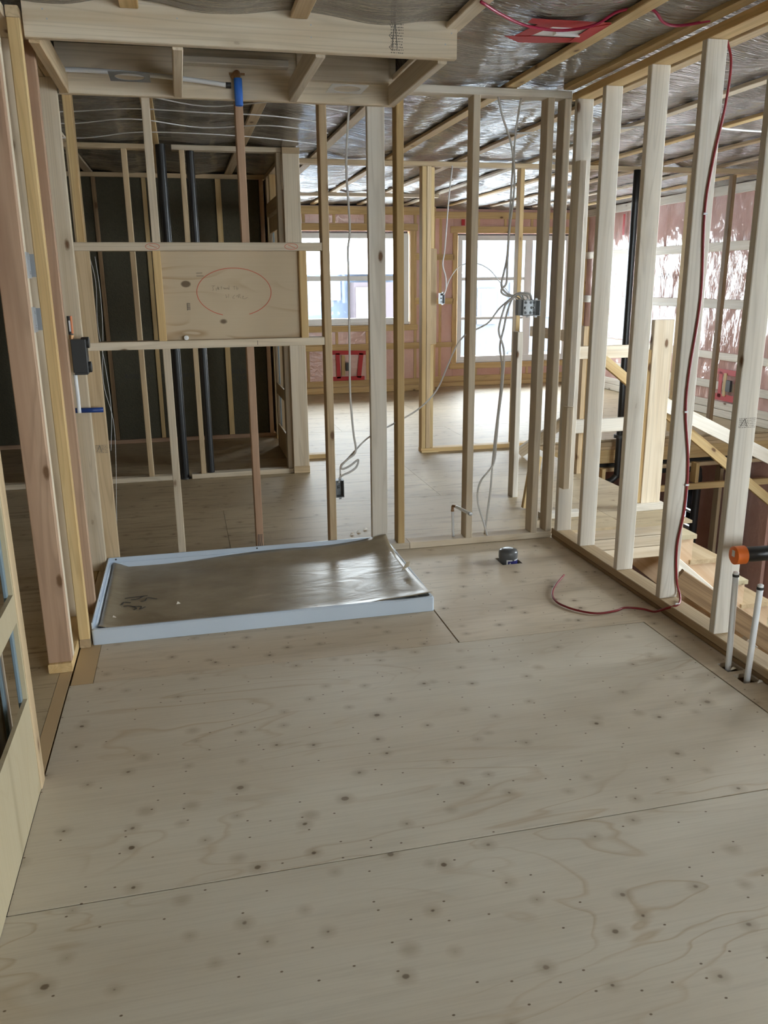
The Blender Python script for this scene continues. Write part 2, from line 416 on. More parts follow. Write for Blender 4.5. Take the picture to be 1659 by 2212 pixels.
# ------------------------------------------------------------------ ceiling (poly film and furring strips)
CE = root('ceiling', (0, 4, 2.46), 'ceiling of wrinkled clear vapour film held by wooden furring strips', 'ceiling', kind='structure')
STRIPS = [1.725-.61*k for k in range(9, 0, -1)]+[1.725]+[1.725+.608*k for k in range(1, 7)]
nx, ny = 330, 460
X, Yg = np.meshgrid(np.linspace(-4.8, 5.78, nx), np.linspace(-2.75, 11.55, ny))
ph = (X-1.725)/.609; s1 = np.sin(np.pi*ph)**2
sag = .030*s1*(.35+1.1*vnoise(X*.9+11, Yg*.7+3))
wr = .010*(np.abs(vnoise(X*2.2+5, Yg*13+9)-.5)*2)*(1-.5*s1)*(vnoise(X*1.1, Yg*1.3+40) > .25)
wr2 = .006*(vnoise(X*9+80, Yg*9)-.5)+.006*np.abs(vnoise(X*5+30+Yg*3, Yg*6-X*4)-.5)
sag *= np.clip(np.abs(X-2.07)/.2, 0, 1)
bay = (X > -.50) & (X < 1.12) & (Yg > 3.50) & (Yg < 4.37)
V = np.stack([X, Yg, np.where(bay, 2.545, 2.461-sag+wr+wr2)], -1)
gridmesh('vapour_film', CE, V, FILM_CEIL, (0, 4, 2.46), flip=True)
bx('roof_deck', CE, -4.8, 5.9, -2.75, 11.8, 2.58, 2.62, DARK)
for i, x in enumerate(STRIPS):
    for (ya, yb) in ([(-2.7, 3.44), (4.37, 11.1)] if -.5 < x < 1.1 else [(-2.7, 11.1)]): bx('furring_strip', CE, x-.033, x+.033, ya, yb, 2.436, 2.457, [YEL, TAN, PALE][i % 3])
bx('furring_strip', CE, 2.0, 2.056, -2.7, 4.34, 2.430, 2.457, YEL)

# ------------------------------------------------------------------ wall_far (bath wall ahead, shower side)
YA, YB_ = 4.36, 4.449
A = root('wall_far', (1, YA, 0), 'open stud wall behind the shower base and drain', 'wall', kind='structure')
bx('bottom_plate', A, -.50, 1.18, YA, YB_, .002, .040, PALE); bx('bottom_plate', A, 1.183, 2.058, YA, YB_, .002, .040, PALE)
bx('top_plate', A, -.50, 2.058, YA, YB_, 2.396, 2.432, WHITEWOOD)
def vs_(parent, x0, x1, z0, z1, y0, y1, mat, name='stud'): return bx(name, parent, x0, x1, y0, y1, z0, z1, mat)
def astud(x, z0, z1, mat, w=T): return vs_(A, x, x+w, z0, z1, YA, YB_, mat)
vs_(A, -.500, -.411, .041, 1.169, YA, YA+T, TAN); vs_(A, -.500, -.411, 1.209, 1.641, YA, YA+T, TAN); vs_(A, -.462, -.424, 1.681, 2.395, YA, YB_, YEL)
astud(-.115, 1.681, 2.395, PALE); astud(-.107, .041, 1.169, PALE); astud(-.119, 1.209, 1.641, YEL)
astud(.318, 1.681, 2.395, PINK); astud(.312, .041, 1.169, PINK)
astud(.600, 1.209, 1.641, YEL)
s_a3 = astud(.721, .041, 2.395, TAN)
vs_(A, .963, 1.052, .041, 2.395, YA, YA+T, WHITEWOOD)
astud(1.113, .041, 2.395, YEL); astud(1.519, .041, 2.395, PALE); astud(1.926, .041, 2.395, PALE); astud(2.02, .041, 2.395, PALE)
RU = bx('rail', A, -.50, .719, YA, YB_, 1.641, 1.681, PALE); RL = bx('rail', A, -.475, .719, YA, YB_, 1.169, 1.209, PALE)
PN = slab('backing_panel', A, [-.081, .600], [4.395, 4.413], 1.209, 1.641, PLYPANEL) if False else None
# backing panel: thin sheet standing between the two rails
pw, phh = .680, .431
me = board_mesh(phh, .018, pw, .001); PN = bpy.data.objects.new('backing_panel', withmat(me, PLYPANEL))
PN.data = PN.data.copy()
mwp = Matrix(((0, 0, 1, .2595), (0, 1, 0, 4.404), (-1, 0, 0, 1.425), (0, 0, 0, 1)))
place(PN, mwp, A)
PN['label'] = 'plywood backing sheet with a red marker ring and faint pencil note'
# panel grain runs along its length: give the sheet material a local twin oriented along z
m = NT('panel_veneer'); v = m.mapped((1, 1, 1))
def sc(s):
    k = m.n('ShaderNodeVectorMath', operation='MULTIPLY'); k.inputs[1].default_value = s; m.l(v, k.inputs[0]); return k.outputs[0]
n1 = m.noise(sc((4.5, 1, 1.1)), 1, 2, .4, .9); ln = m.ramp(m.math('FRACT', m.math('MULTIPLY', n1, 9)), [(0, (0, 0, 0)), (.5, (0, 0, 0)), (.9, (1, 1, 1)), (1, (0, 0, 0))])
gt = m.ramp(m.noise(sc((5, 1, .6)), 1, 2), [(.45, (0, 0, 0)), (.6, (1, 1, 1))])
c = m.mix(m.math('MULTIPLY', m.math('MULTIPLY', ln, gt), .8), (.55, .44, .30), (.35, .22, .10))
d, cc = m.voro(sc((6, 1, 4))); sep = m.n('ShaderNodeSeparateColor'); m.l(cc, sep.inputs[0])
c = m.mix(m.math('MULTIPLY', m.ramp(d, [(.08, (1, 1, 1)), (.11, (0, 0, 0))]), m.math('GREATER_THAN', sep.outputs[0], .45)), c, (.12, .075, .035))
c = m.mix(m.math('MULTIPLY', m.noise(sc((150, 1, 4)), 1, 2), .25), c, (.40, .30, .18)); m.col(c); m.set(Roughness=.6)
PN.data.materials[0] = m.m
pf = 4.3945
def pz(px_, py_):   # marks measured on the sheet: metres from its left / bottom edge, in the wall plane
    return Vector((px_, pf, py_))
# red ring
cx0, cz0 = .268, 1.447; ring = []
for k in range(45):
    an = math.radians(-118+k*300/44+0); ring.append(pz(cx0-.186*math.sin(math.radians(20+k*318/44+0)) if False else cx0+.186*math.sin(math.radians(200+k*318/44)), cz0-.006+.118*math.cos(math.radians(200+k*318/44))))
ribbon('red_marker_ring', PN, [ring], .0032, (0, -1, 0), REDINK)
def hand(strokes, ox, oz, s): return [[pz(ox+a*s, oz+b*s) for a, b in st] for st in strokes]
note1 = [[(0, 9), (1, 10), (9, 10)], [(5, 10), (2, 5), (4, 0), (0, -2)], [(11, 4), (11, -3)], [(16, 8), (16, 0)], [(20, 5), (16, 2.5), (20, 0)], [(25, 9), (25, 0)], [(23, 6), (28, 6)], [(30, 3), (32, 5), (33, 1), (35, 4), (36, 1), (38, 4), (40, 1), (42, 5), (44, 1)], [(46, 10), (46, 0), (43, 2), (46, 4)],
         [(60, 9), (60, -1)], [(57, 7), (63, 8)], [(66, 9), (66, 0)], [(66, 3), (70, 4), (69, 0), (66, 0)]]
note2 = [[(36, -13), (37, -22), (40, -18)], [(44, -12), (43, -22)], [(60, -15), (54, -22), (60, -24)], [(64, -20), (67, -16), (70, -22)], [(70, -14), (71, -23)], [(70, -14), (75, -14), (73, -18), (77, -24)], [(80, -20), (84, -18), (81, -24), (88, -25), (95, -21)]]
ribbon('pencil_note', PN, hand(note1+note2, .158, 1.455, .00185), .0022, (0, -1, 0), PENCIL)
ribbon('ink_mark', PN, [[pz(.03, 1.39), pz(.03, 1.355)]]+[[pz(.03, 1.39-k*.006), pz(.045, 1.389-k*.006)] for k in range(6)], .0025, (0, -1, 0), INK)
ribbon('ink_mark', PN, [[pz(.085, 1.535), pz(.115, 1.536)], [pz(.085, 1.522), pz(.12, 1.522)]], .006, (0, -1, 0), PENCIL)
for zx in (-.115, .562):
    ribbon('red_marker_ring', RU, [[Vector((zx+.033*math.cos(k*.449), YA-.0005, 1.661+.014*math.sin(k*.449))) for k in range(15)], [Vector((zx-.015, YA-.0005, 1.668)), Vector((zx+.005, YA-.0005, 1.660)), Vector((zx+.02, YA-.0005, 1.655))]], .0022, (0, -1, 0), REDINK)
ribbon('ink_mark', RL, [[Vector((.37, YA-.0005, 1.20)), Vector((.37, YA-.0005, 1.178))]], .002, (0, -1, 0), INK)
lathe('screw_hook', PN, (.015, 4.37, 1.222), (0, 1, 0), [(.005, -.012), (.012, -.01), (.012, 0), (.006, .002), (.006, .025)], PVC, 12)
def stamp(parent, o, u, v, nrm, wid, hei, rows, seed):
    r = random.Random(seed); o, u, v = Vector(o), Vector(u), Vector(v); st = []
    for k in range(rows):
        y = hei*(k+.5)/rows; x = 0
        while x < wid:
            l = r.uniform(.002, .007); st.append([o+u*x+v*(y+r.uniform(-.001, .001)), o+u*min(x+l, wid)+v*y]); x += l+r.uniform(.0015, .005)
    st.append([o+u*wid*.1+v*hei*.2, o+u*wid*.35+v*hei*.9]); st.append([o+u*wid*.35+v*hei*.9, o+u*wid*.5+v*hei*.15])
    return ribbon('grade_stamp', parent, st, hei/rows*.34, nrm, STAMPINK, .0008, False)
fl = [o for o in A.children][3]
stamp(A, (-.475, YA-.0003, .655), (1, 0, 0), (0, 0, 1), (0, -1, 0), .058, .045, 6, 1)
for k, xx in enumerate((.322, .331, .341)):
    ribbon('ink_mark', A, [[Vector((xx, YA-.0003, .09)), Vector((xx-.002, YA-.0003, .125)), Vector((xx+.001, YA-.0003, .16))]], .0035, (0, -1, 0), INK)

# ------------------------------------------------------------------ wall_right (bath / stairwell)
XB = 2.06
B = root('wall_right', (XB, 2, 0), 'open stud wall between the bathroom floor and the stairwell', 'wall', kind='structure')
bx('sill_strip', B, XB, XB+W4, -2.6, 4.36, .001, .022, STAIN); bx('bottom_plate', B, XB-.002, XB+W4, -2.6, 4.359, .023, .061, TAN)
bx('top_plate', B, XB, XB+W4, -2.6, 4.36, 2.384, 2.421, YEL)
BST = {}
for y, mt in [(3.99, WHITEWOOD), (3.58, WHITEWOOD), (3.18, WHITEWOOD), (2.765, WHITEWOOD), (2.36, PALE), (1.95, TAN), (1.55, PALE), (1.14, PALE), (.73, TAN), (.33, PALE), (-.08, PALE), (-.5, PALE), (-.9, TAN), (-1.3, PALE), (-1.7, PALE), (-2.1, PALE)]:
    BST[y] = bx('stud', B, XB, XB+W4, y, y+T, .062, 2.383, mt)
bx('stud', B, XB, XB+W4, 4.29, 4.29+T, .062, 2.383, WHITEWOOD)
bx('scab_board', B, XB-.004, XB+.034, 4.225, 4.289, .33, .80, PALE); bx('scab_board', B, XB-.004, XB+.034, 4.222, 4.289, .806, 2.08, WHITEWOOD)
stamp(BST[2.765], (XB+.01, 2.7647, .925), (1, 0, 0), (0, 0, 1), (0, -1, 0), .073, .042, 6, 2)

# ------------------------------------------------------------------ wall_left (door jamb, plumbing wall)
C = root('wall_left', (-.57, 3.7, 0), 'stud wall with the shower valve and door jamb on the left', 'wall', kind='structure')
bx('bottom_plate', C, -.613, -.523, 3.205, 4.44, .001, .039, YEL)
RED = bx('jamb_stud', C, -.613, -.524, 3.22, 3.258, .04, 2.382, PINK)
bx('stud', C, -.613, -.524, 3.262, 3.30, .04, 2.382, PALE); bx('stud', C, -.613, -.524, 3.70, 3.738, .04, 2.382, PALE)
bx('bottom_plate', C, -.519, -.476, 3.425, 4.314, .001, .039, TAN)
bx('stud', C, -.5195, -.476, 3.425, 3.463, .04, 2.382, YEL); bx('stud', C, -.5195, -.476, 3.72, 3.758, .04, 2.382, PINK)
bx('stud', C, -.565, -.476, 4.315, 4.353, .04, 2.382, PALE); bx('top_plate', C, -.5195, -.476, 3.425, 4.355, 2.383, 2.42, TAN)
bx('top_plate', C, -.613, -.524, 2.40, 4.44, 2.383, 2.42, PALE)
bx('door_header', C, -.613, -.524, 2.46, 3.215, 2.16, 2.30, PALE)
bx('stud', C, -.613, -.524, 3.05, 3.215, 2.302, 2.382, TAN)

# framing across the dim passage beyond the left door
LW = root('wall_passage', (-1.75, 3, 0), 'dark timber wall across the passage left of the door jamb', 'wall', kind='structure')
for i in range(17):
    bx('plank', LW, -1.80, -1.762, -2.6+i*.421, -2.6+i*.421+.415, .01, 2.43, [TAN, PALE, YEL][i % 3])
bx('bottom_plate', LW, -1.762, -1.70, -2.6, 4.4, .001, .039, TAN)

# ------------------------------------------------------------------ pocket door frames
def pocket_frame(name, label, x, y0, y1, side, cuts, mat, ztop=2.06):
    """plywood cassette with rectangular cut-outs; faces +X and -X, mouth at y1"""
    R = root(name, (x, (y0+y1)/2, 0), label, 'door frame', 'pocket door frames')
    zs = [.002]; 
    for a, b in cuts: zs += [a, b]
    zs.append(ztop); ya, yb = y0, y1-.06
    for xs_, nm in ((x-.0, 'panel_face'), (x-side*.078, 'panel_face')):
        ys = [ya, ya+.10, yb-.012, yb]; vs, fs = [], []
        holes = {(1, 2*k+1) for k in range(len(cuts))}
        nx_, nz_ = len(ys), len(zs); idx = lambda i, j, k: (j*nx_+i)*2+k
        t0, t1 = (xs_-.012*side, xs_)
        for zz in zs:
            for yy in ys: vs += [(t0, yy, zz), (t1, yy, zz)]
        ok = lambda i, j: 0 <= i < nx_-1 and 0 <= j < nz_-1 and (i, j) not in holes
        for j in range(nz_-1):
            for i in range(nx_-1):
                if not ok(i, j): continue
                fs.append((idx(i, j, 1), idx(i+1, j, 1), idx(i+1, j+1, 1), idx(i, j+1, 1))); fs.append((idx(i, j, 0), idx(i, j+1, 0), idx(i+1, j+1, 0), idx(i+1, j, 0)))
                for (di, dj, e) in ((0, -1, ((i, j), (i+1, j))), (1, 0, ((i+1, j), (i+1, j+1))), (0, 1, ((i+1, j+1), (i, j+1))), (-1, 0, ((i, j+1), (i, j)))):
                    if not ok(i+di, j+dj):
                        (a0, b0), (a1, b1) = e; fs.append((idx(a0, b0, 0), idx(a1, b1, 0), idx(a1, b1, 1), idx(a0, b0, 1)))
        mesh(nm, R, vs, fs, mat, origin=(xs_, (ya+yb)/2, 1))
    for s_ in (0, 1):
        xa = x-side*(.012+s_*.044); bx('steel_channel', R, min(xa, xa-side*.010), max(xa, xa-side*.010), yb-.030, yb-.010, .003, ztop, GREYFILM)
    bx('mouth_strip', R, min(x+side*.004, x-side*.022), max(x+side*.004, x-side*.022), yb+.001, y1, .002, ztop, TAN)
    bx('mouth_strip', R, min(x-side*.066, x-side*.09), max(x-side*.066, x-side*.09), yb+.001, y1, .002, ztop, PALE)
    bx('back_stud', R, min(x-side*.013, x-side*.077), max(x-side*.013, x-side*.077), ya, ya+.038, .002, ztop, TAN)
    bx('head_track', R, min(x, x-side*.09), max(x, x-side*.09), ya, y1, ztop+.001, ztop+.04, PALE)
    return R
pocket_frame('pocket_door_frame', 'yellow plywood pocket door frame with cut-outs at the left edge of the photo', -.522, .9, 2.445, 1, [(.316, .558), (.642, .92), (1.0, 1.28), (1.36, 1.64)], PLYYEL)

# ------------------------------------------------------------------ soffit over the shower
SF = root('soffit_frame', (.3, 3.9, 2.32), 'ladder-framed timber soffit hanging over the shower base', 'soffit frame')
SFF = bx('front_beam', SF, -.468, 1.128, 3.45, 3.488, 2.330, 2.470, PALE)
bx('back_beam', SF, -.468, 1.10, 4.320, 4.358, 2.320, 2.53, PALE)
for x, mt in [(-.462, TAN), (.037, PALE), (.572, PALE), (1.062, PALE)]:
    bx('cross_joist', SF, x, x+T, 3.489, 4.319, 2.320, 2.409, mt)
bx('ledger', SF, .08, .568, 4.255, 4.318, 2.455, 2.485, WHITEWOOD); bx('ledger', SF, .612, 1.058, 4.29, 4.318, 2.41, 2.53, PALE)
st = stamp(SFF, (.86, 3.4497, 2.336), (1, 0, 0), (0, 0, 1), (0, -1, 0), .05, .128, 13, 5)
for k in range(3):
    zz = 2.36+k*.04; st = ribbon('grade_stamp', SFF, [[Vector((.853, 3.4495, zz)), Vector((.872, 3.4495, zz+.014)), Vector((.866, 3.4495, zz-.012)), Vector((.853, 3.4495, zz))]], .0025, (0, -1, 0), STAMPINK, .0008, False)
for (x, z) in ((-.40, 2.42), (-.388, 2.39), (.06, 2.415), (.55, 2.42), (.55, 2.378), (1.105, 2.42), (1.08, 2.38)):
    lathe('nail_head', SFF, (x, 3.4505, z), (0, -1, 0), [(.003, 0), (.003, .0015)], STEEL, 8)
def light_plate(label, x, y, mat, w=.168, d=.175):
    R = root('downlight_plate', (x, y, 2.335), label, 'light bracket', 'recessed light mounting plates')
    vs, fs = [], []; n = 40; r = .062
    for z in (2.334, 2.336):
        for k in range(n):
            an = 2*math.pi*k/n; c_, s_ = math.cos(an), math.sin(an); q = max(abs(c_), abs(s_))
            vs.append((x+c_*r, y+s_*r, z)); vs.append((x+c_/q*w/2, y+s_/q*d/2, z))
    for k in range(n):
        k2 = (k+1) % n
        fs.append((2*k, 2*k2, 2*k2+1, 2*k+1)); o = 2*n; fs.append((o+2*k, o+2*k+1, o+2*k2+1, o+2*k2))
        fs.append((2*k, o+2*k, o+2*k2, 2*k2)); fs.append((2*k+1, 2*k2+1, o+2*k2+1, o+2*k+1))
    mesh('flange', R, vs, fs, mat, origin=(x, y, 2.335))
    return R
light_plate('galvanised square plate with round hole above the shower, left of the blue pipe', -.143, 4.02, STEELD)
light_plate('pale square plate with round hole in the right bay of the soffit', .807, 4.07, plain('pale_zinc', (.52, .50, .45), .5, Metallic=.2))
# shower supply pipe and blue stub
tube('water_pipe', None, [(-.53, 4.27, 2.405), (-.3, 4.268, 2.406), (-.05, 4.27, 2.398), (.15, 4.275, 2.385), (.285, 4.28, 2.372)], .0105, PEX, 12)
tag(bpy.data.objects['water_pipe'], 'white plastic water pipe running through the soffit to the blue stub', 'pipe')
R = root('shower_stub', (.332, 4.28, 2.29), 'blue-coated copper shower stub hanging from the soffit', 'pipe')
tube('elbow', R, [(.31, 4.318, 2.415), (.325, 4.30, 2.428), (.332, 4.285, 2.425), (.332, 4.28, 2.395)], .013, COPPER, 12)
lathe('blue_sleeve', R, (.332, 4.28, 2.285), (0, 0, 1), [(.015, 0), (.019, .003), (.0195, .06), (.019, .118), (.015, .12)], BLUE, 20)
bx('mounting_ear', R, .295, .368, 4.315, 4.319, 2.425, 2.435, COPPER)
lathe('collar', R, (.287, 4.28, 2.372), (1, 0, 0), [(.013, -.012), (.013, .012)], DARKPL, 14)

# ------------------------------------------------------------------ shower base and its paper cover
SB = root('shower_tray', (.29, 3.9, 0), 'white acrylic shower base standing against the far stud wall', 'shower tray')
x0, x1, y0, y1, hh = -.470, 1.052, 3.443, 4.352, .070
rings_ = []
def rr(ix, iy0, iy1, z, r, xo0=None):
    xa, xb, ya, yb = x0+ix, x1-ix, y0+iy0, y1-iy1; out = []
    for (cxx, cyy, a0) in ((xb-r, yb-r, 0), (xa+r, yb-r, 90), (xa+r, ya+r, 180), (xb-r, ya+r, 270)):
        for k in range(6):
            an = math.radians(a0+k*18); out.append((cxx+r*math.cos(an), cyy+r*math.sin(an), z))
    return out
prof = [(0, 0, 0, .001, .012), (0, 0, 0, hh-.006, .012), (.006, .006, .006, hh, .012), (.014, .016, .014, hh, .02), (.018, .021, .018, hh-.008, .022), (.045, .05, .045, .034, .05), (.20, .2, .2, .024, .08), (.5, .40, .40, .018, .02)]
vs, fs = [], []
for p in prof: vs += rr(*p)
n = 24
for i in range(len(prof)-1):
    for k in range(n): fs.append((i*n+k, i*n+(k+1) % n, (i+1)*n+(k+1) % n, (i+1)*n+k))
fs.append(tuple(range((len(prof)-1)*n, len(prof)*n))); fs.append(tuple(range(n-1, -1, -1)))
o = mesh('pan', SB, vs, fs, WHITEP, origin=(.29, 3.9, 0), smooth=True); o.data.set_sharp_from_angle(angle=math.radians(35))
bx('tiling_flange', SB, x0+.006, x1-.01, y1-.008, y1-.002, hh-.01, .096, WHITEP); bx('tiling_flange', SB, x0+.001, x0+.007, y0+.02, y1-.01, hh-.01, .096, WHITEP)
for xx in (x0+.04, .31, .98): lathe('screw_hole', SB, (xx, y1-.0085, .086), (0, -1, 0), [(.0045, 0), (.0045, .0008)], DARK, 10)
lathe('screw_hole', SB, (x0+.008, 3.75, .086), (1, 0, 0), [(.004, 0), (.004, .0008)], DARK, 10)
# paper cover: curved sheet, lifted at the back, right and over the front right corner
nu, nv = 60, 34; V = np.zeros((nv, nu, 3))
for j in range(nv):
    for i in range(nu):
        u, v = i/(nu-1), j/(nv-1)
        x = -.443+1.478*u; y = 3.470+.868*v-.05*max(0, u-.85)/.15*(1-v)
        z = .040
        z += (.010+.030*u)*max(0, (v-.80)/.20)**1.6
        z += .034*max(0, (u-.72)/.28)**1.8
        z += .016*max(0, (.07-v)/.07) + .022*max(0, (.05-u)/.05)
        z += .016*max(0, (u-.80)/.20)*max(0, (.35-v)/.35)
        z += .004*math.sin(u*9+v*3)*(.3+v)
        z = max(z, .038)
        V[j, i] = (x, y, z)
pc = gridmesh('paper_cover', None, V, KRAFT, (.29, 3.9, .04)); tag(pc, 'brown protective paper sheet lying inside the shower base', 'paper sheet')
sm = pc.modifiers.new('thick', 'SOLIDIFY'); sm.thickness = .002; sm.offset = -1
ribbon('pen_scribble', pc, [[Vector((a, b, .0445)) for a, b in st] for st in [[(-.36, 3.86), (-.27, 3.87)], [(-.33, 3.835), (-.30, 3.835), (-.275, 3.865), (-.255, 3.868)], [(-.285, 3.80), (-.265, 3.805), (-.255, 3.84), (-.21, 3.815)], [(-.40, 3.79), (-.37, 3.78), (-.36, 3.81), (-.33, 3.795)], [(-.36, 3.76), (-.33, 3.755), (-.30, 3.72), (-.31, 3.70)], [(-.32, 3.745), (-.28, 3.735), (-.285, 3.70), (-.26, 3.725)]]], .006, (0, 0, 1), INK, .001)
o = mesh('torn_tab', pc, [(.985, 3.80, .082), (1.03, 3.83, .088), (1.035, 3.82, .120), (1.012, 3.80, .124), (.987, 3.80, .083), (1.032, 3.83, .089), (1.037, 3.82, .121), (1.014, 3.80, .125)], [(0, 1, 2, 3), (7, 6, 5, 4), (0, 4, 5, 1), (1, 5, 6, 2), (2, 6, 7, 3), (3, 7, 4, 0)], KRAFT, origin=(1, 3.82, .1))
for (x, y, s_) in ((-.12, 3.72, .012), (.70, 4.05, .008), (-.40, 3.62, .012)):
    o = mesh('wood_chip', None, [(x, y, .045), (x+s_*1.6, y+.004, .046), (x+s_, y+s_, .047), (x+s_*.5, y+s_*.5, .045+s_)], [(0, 2, 1), (0, 1, 3), (1, 2, 3), (2, 0, 3)], WHITEWOOD, origin=(x, y, .046))
    tag(o, {-.12: 'pale wood chip near the middle left of the brown paper sheet', .70: 'small wood chip at the far right of the brown paper sheet', -.40: 'wood chip at the near left corner of the brown paper sheet'}[x], 'wood chip', 'chips on the paper')

# ------------------------------------------------------------------ toilet drain cap
R = root('drain_cap', (1.648, 4.02, 0), 'grey capped drain pipe standing in a square floor hole', 'drain pipe')
lathe('pipe_body', R, (1.648, 4.02, -.20), (0, 0, 1), [(.050, 0), (.050, .222), (.052, .226), (.052, .256), (.047, .266), (.035, .272), (.012, .275), (.0, .275)], GREYABS, 36)
def arc(name, parent, r, a0, a1, z0, z1, mat, c=(1.648, 4.02), n=14):
    vs, fs = [], []
    for k in range(n+1):
        an = math.radians(a0+(a1-a0)*k/n)
        for rr_ in (r, r+.0012):
            for z in (z0, z1): vs.append((c[0]+rr_*math.cos(an), c[1]+rr_*math.sin(an), z))
    for k in range(n):
        b = 4*k; fs += [(b+2, b+6, b+7, b+3), (b, b+1, b+5, b+4), (b+1, b+3, b+7, b+5), (b, b+4, b+6, b+2)]
    return mesh(name, parent, vs, fs, mat, origin=(c[0], c[1], z0))
arc('label_field', R, .0505, -112, -28, -.03, .015, NAVY); arc('label_border', R, .0505, -121, -112.5, -.03, .022, LABELW, n=4)
arc('label_border', R, .0505, -112, -85, .0155, .022, LABELW, n=6); arc('label_border', R, .0505, -70, -30, .0155, .022, LABELW, n=8)
an = math.radians(-104); tx = Matrix.Translation((1.648+.0522*math.cos(an), 4.02+.0522*math.sin(an), -.002)) @ Matrix.Rotation(an+H, 4, 'Z') @ Matrix.Rotation(H, 4, 'X')
text('label_letter', R, 'A', .016, tx, LABELW)
# stub out elbow with test cap
R = root('water_stub', (1.456, 4.40, .04), 'thin white water stub with an elbow rising from the far bottom plate', 'pipe')
tube('riser', R, [(1.458, 4.405, .041), (1.454, 4.404, .12), (1.450, 4.402, .20)], .0075, PEX, 10)
lathe('crimp_ring', R, (1.450, 4.402, .196), (0, 0, 1), [(.010, 0), (.010, .012)], COPPER, 12)
tube('elbow', R, [(1.450, 4.402, .21), (1.451, 4.400, .228), (1.456, 4.385, .231), (1.462, 4.37, .231)], .008, COPPER, 10)
tube('arm', R, [(1.462, 4.37, .231), (1.475, 4.30, .231), (1.49, 4.20, .231)], .0095, PEX, 10)
lathe('end_cap', R, (1.4885, 4.21, .231), (.12, -1, 0), [(.0105, -.004), (.0105, .012), (.007, .014)], STEEL, 12)
# two white risers and the black pipe with orange cap on the right
for i, (xa, ya, xb, yb, lb) in enumerate([(2.012, 2.592, 2.0, 2.592, 'white capped water riser standing beside the stud with the grade stamp'), (2.025, 2.492, 2.0, 2.45, 'white capped water riser nearest the right edge of the photo')]):
    R = root('water_riser', (xa, ya, 0), lb, 'pipe', 'white water risers by the right wall')
    tube('riser', R, [(xa, ya, -.1), (xa, ya, .0), ((xa+xb)/2, (ya+yb)/2, .2), (xb, yb, .385)], .0115, PEX, 14)
    lathe('end_plug', R, (xb, yb, .383), (0, 0, 1), [(.0125, 0), (.0125, .010)], DARKPL, 14); lathe('end_tip', R, (xb, yb, .393), (0, 0, 1), [(.011, 0), (.011, .008), (.008, .010)], PVC, 14)
R = root('capped_waste_pipe', (2.1, 2.55, .48), 'black waste pipe with an orange test cap at the right edge', 'pipe')
lathe('pipe', R, (2.02, 2.598, .468), (1, -.10, .01), [(.029, 0), (.029, .30)], BLACKABS, 24)
lathe('orange_cap', R, (1.985, 2.601, .467), (1, -.10, .01), [(.031, 0), (.0355, .003), (.0355, .045), (.031, .046)], ORANGE, 24)
o = bx('cap_label', R, 1.982, 1.9845, 2.590, 2.606, .464, .488, LABELW)

# ------------------------------------------------------------------ shower valve on the left wall
R = root('shower_valve', (-.475, 4.2, 1.16), 'black plastic shower valve body fixed to the left stud wall', 'shower valve')
bx('body', R, -.515, -.448, 4.155, 4.235, 1.085, 1.238, DARKPL)
lathe('port', R, (-.470, 4.19, 1.222), (1, 0, 0), [(.024, 0), (.026, .005), (.026, .034), (.022, .036)], DARKPL, 22); lathe('port', R, (-.470, 4.19, 1.108), (1, 0, 0), [(.024, 0), (.026, .005), (.026, .034), (.022, .036)], DARKPL, 22)
bx('foot', R, -.51, -.45, 4.15, 4.24, 1.075, 1.085, DARKPL)
lathe('inlet', R, (-.512, 4.19, 1.239), (0, 0, 1), [(.012, 0), (.012, .02)], COPPER, 12)
R = root('labelled_pipe', (-.513, 4.19, 1.26), 'short pipe with orange and white sticker above the black valve', 'pipe')
lathe('pipe', R, (-.513, 4.19, 1.26), (0, 0, 1), [(.011, 0), (.011, .085)], DARKPL, 14)
bx('sticker', R, -.508, -.501, 4.176, 4.204, 1.265, 1.345, LABELO); bx('sticker', R, -.516, -.509, 4.1745, 4.1775, 1.275, 1.325, LABELW)
tube('supply_pipe', None, [(-.513, 4.19, 1.075), (-.512, 4.19, .98), (-.513, 4.19, .89)], .009, PEX, 12); tag(bpy.data.objects['supply_pipe'], 'white plastic pipe running down from the black valve', 'pipe')
tube('blue_pipe', None, [(-.56, 4.300, .887), (-.47, 4.300, .886), (-.413, 4.300, .885)], .0125, BLUEPEX, 16, curve=False); tag(bpy.data.objects['blue_pipe'], 'short blue horizontal pipe below the black valve', 'pipe')
for (y, z, lb) in ((3.30, 1.555, 'upper zinc nail plate on the left door jamb'), (3.30, 1.365, 'lower zinc nail plate on the left door jamb')):
    R = root('nail_plate', (-.522, y, z), lb, 'nail plate', 'nail plates on the jamb')
    bx('plate', R, -.5235, -.5215, y-.035, y+.04, z-.045, z+.045, STEEL); bx('flange', R, -.5235, -.506, y+.0405, y+.0425, z-.04, z+.04, STEELD)
    for dz in (-.025, .025): lathe('screw', R, (-.5215, y+.012, z+dz), (1, 0, 0), [(.006, 0), (.006, .002), (.003, .003)], STEEL, 10)

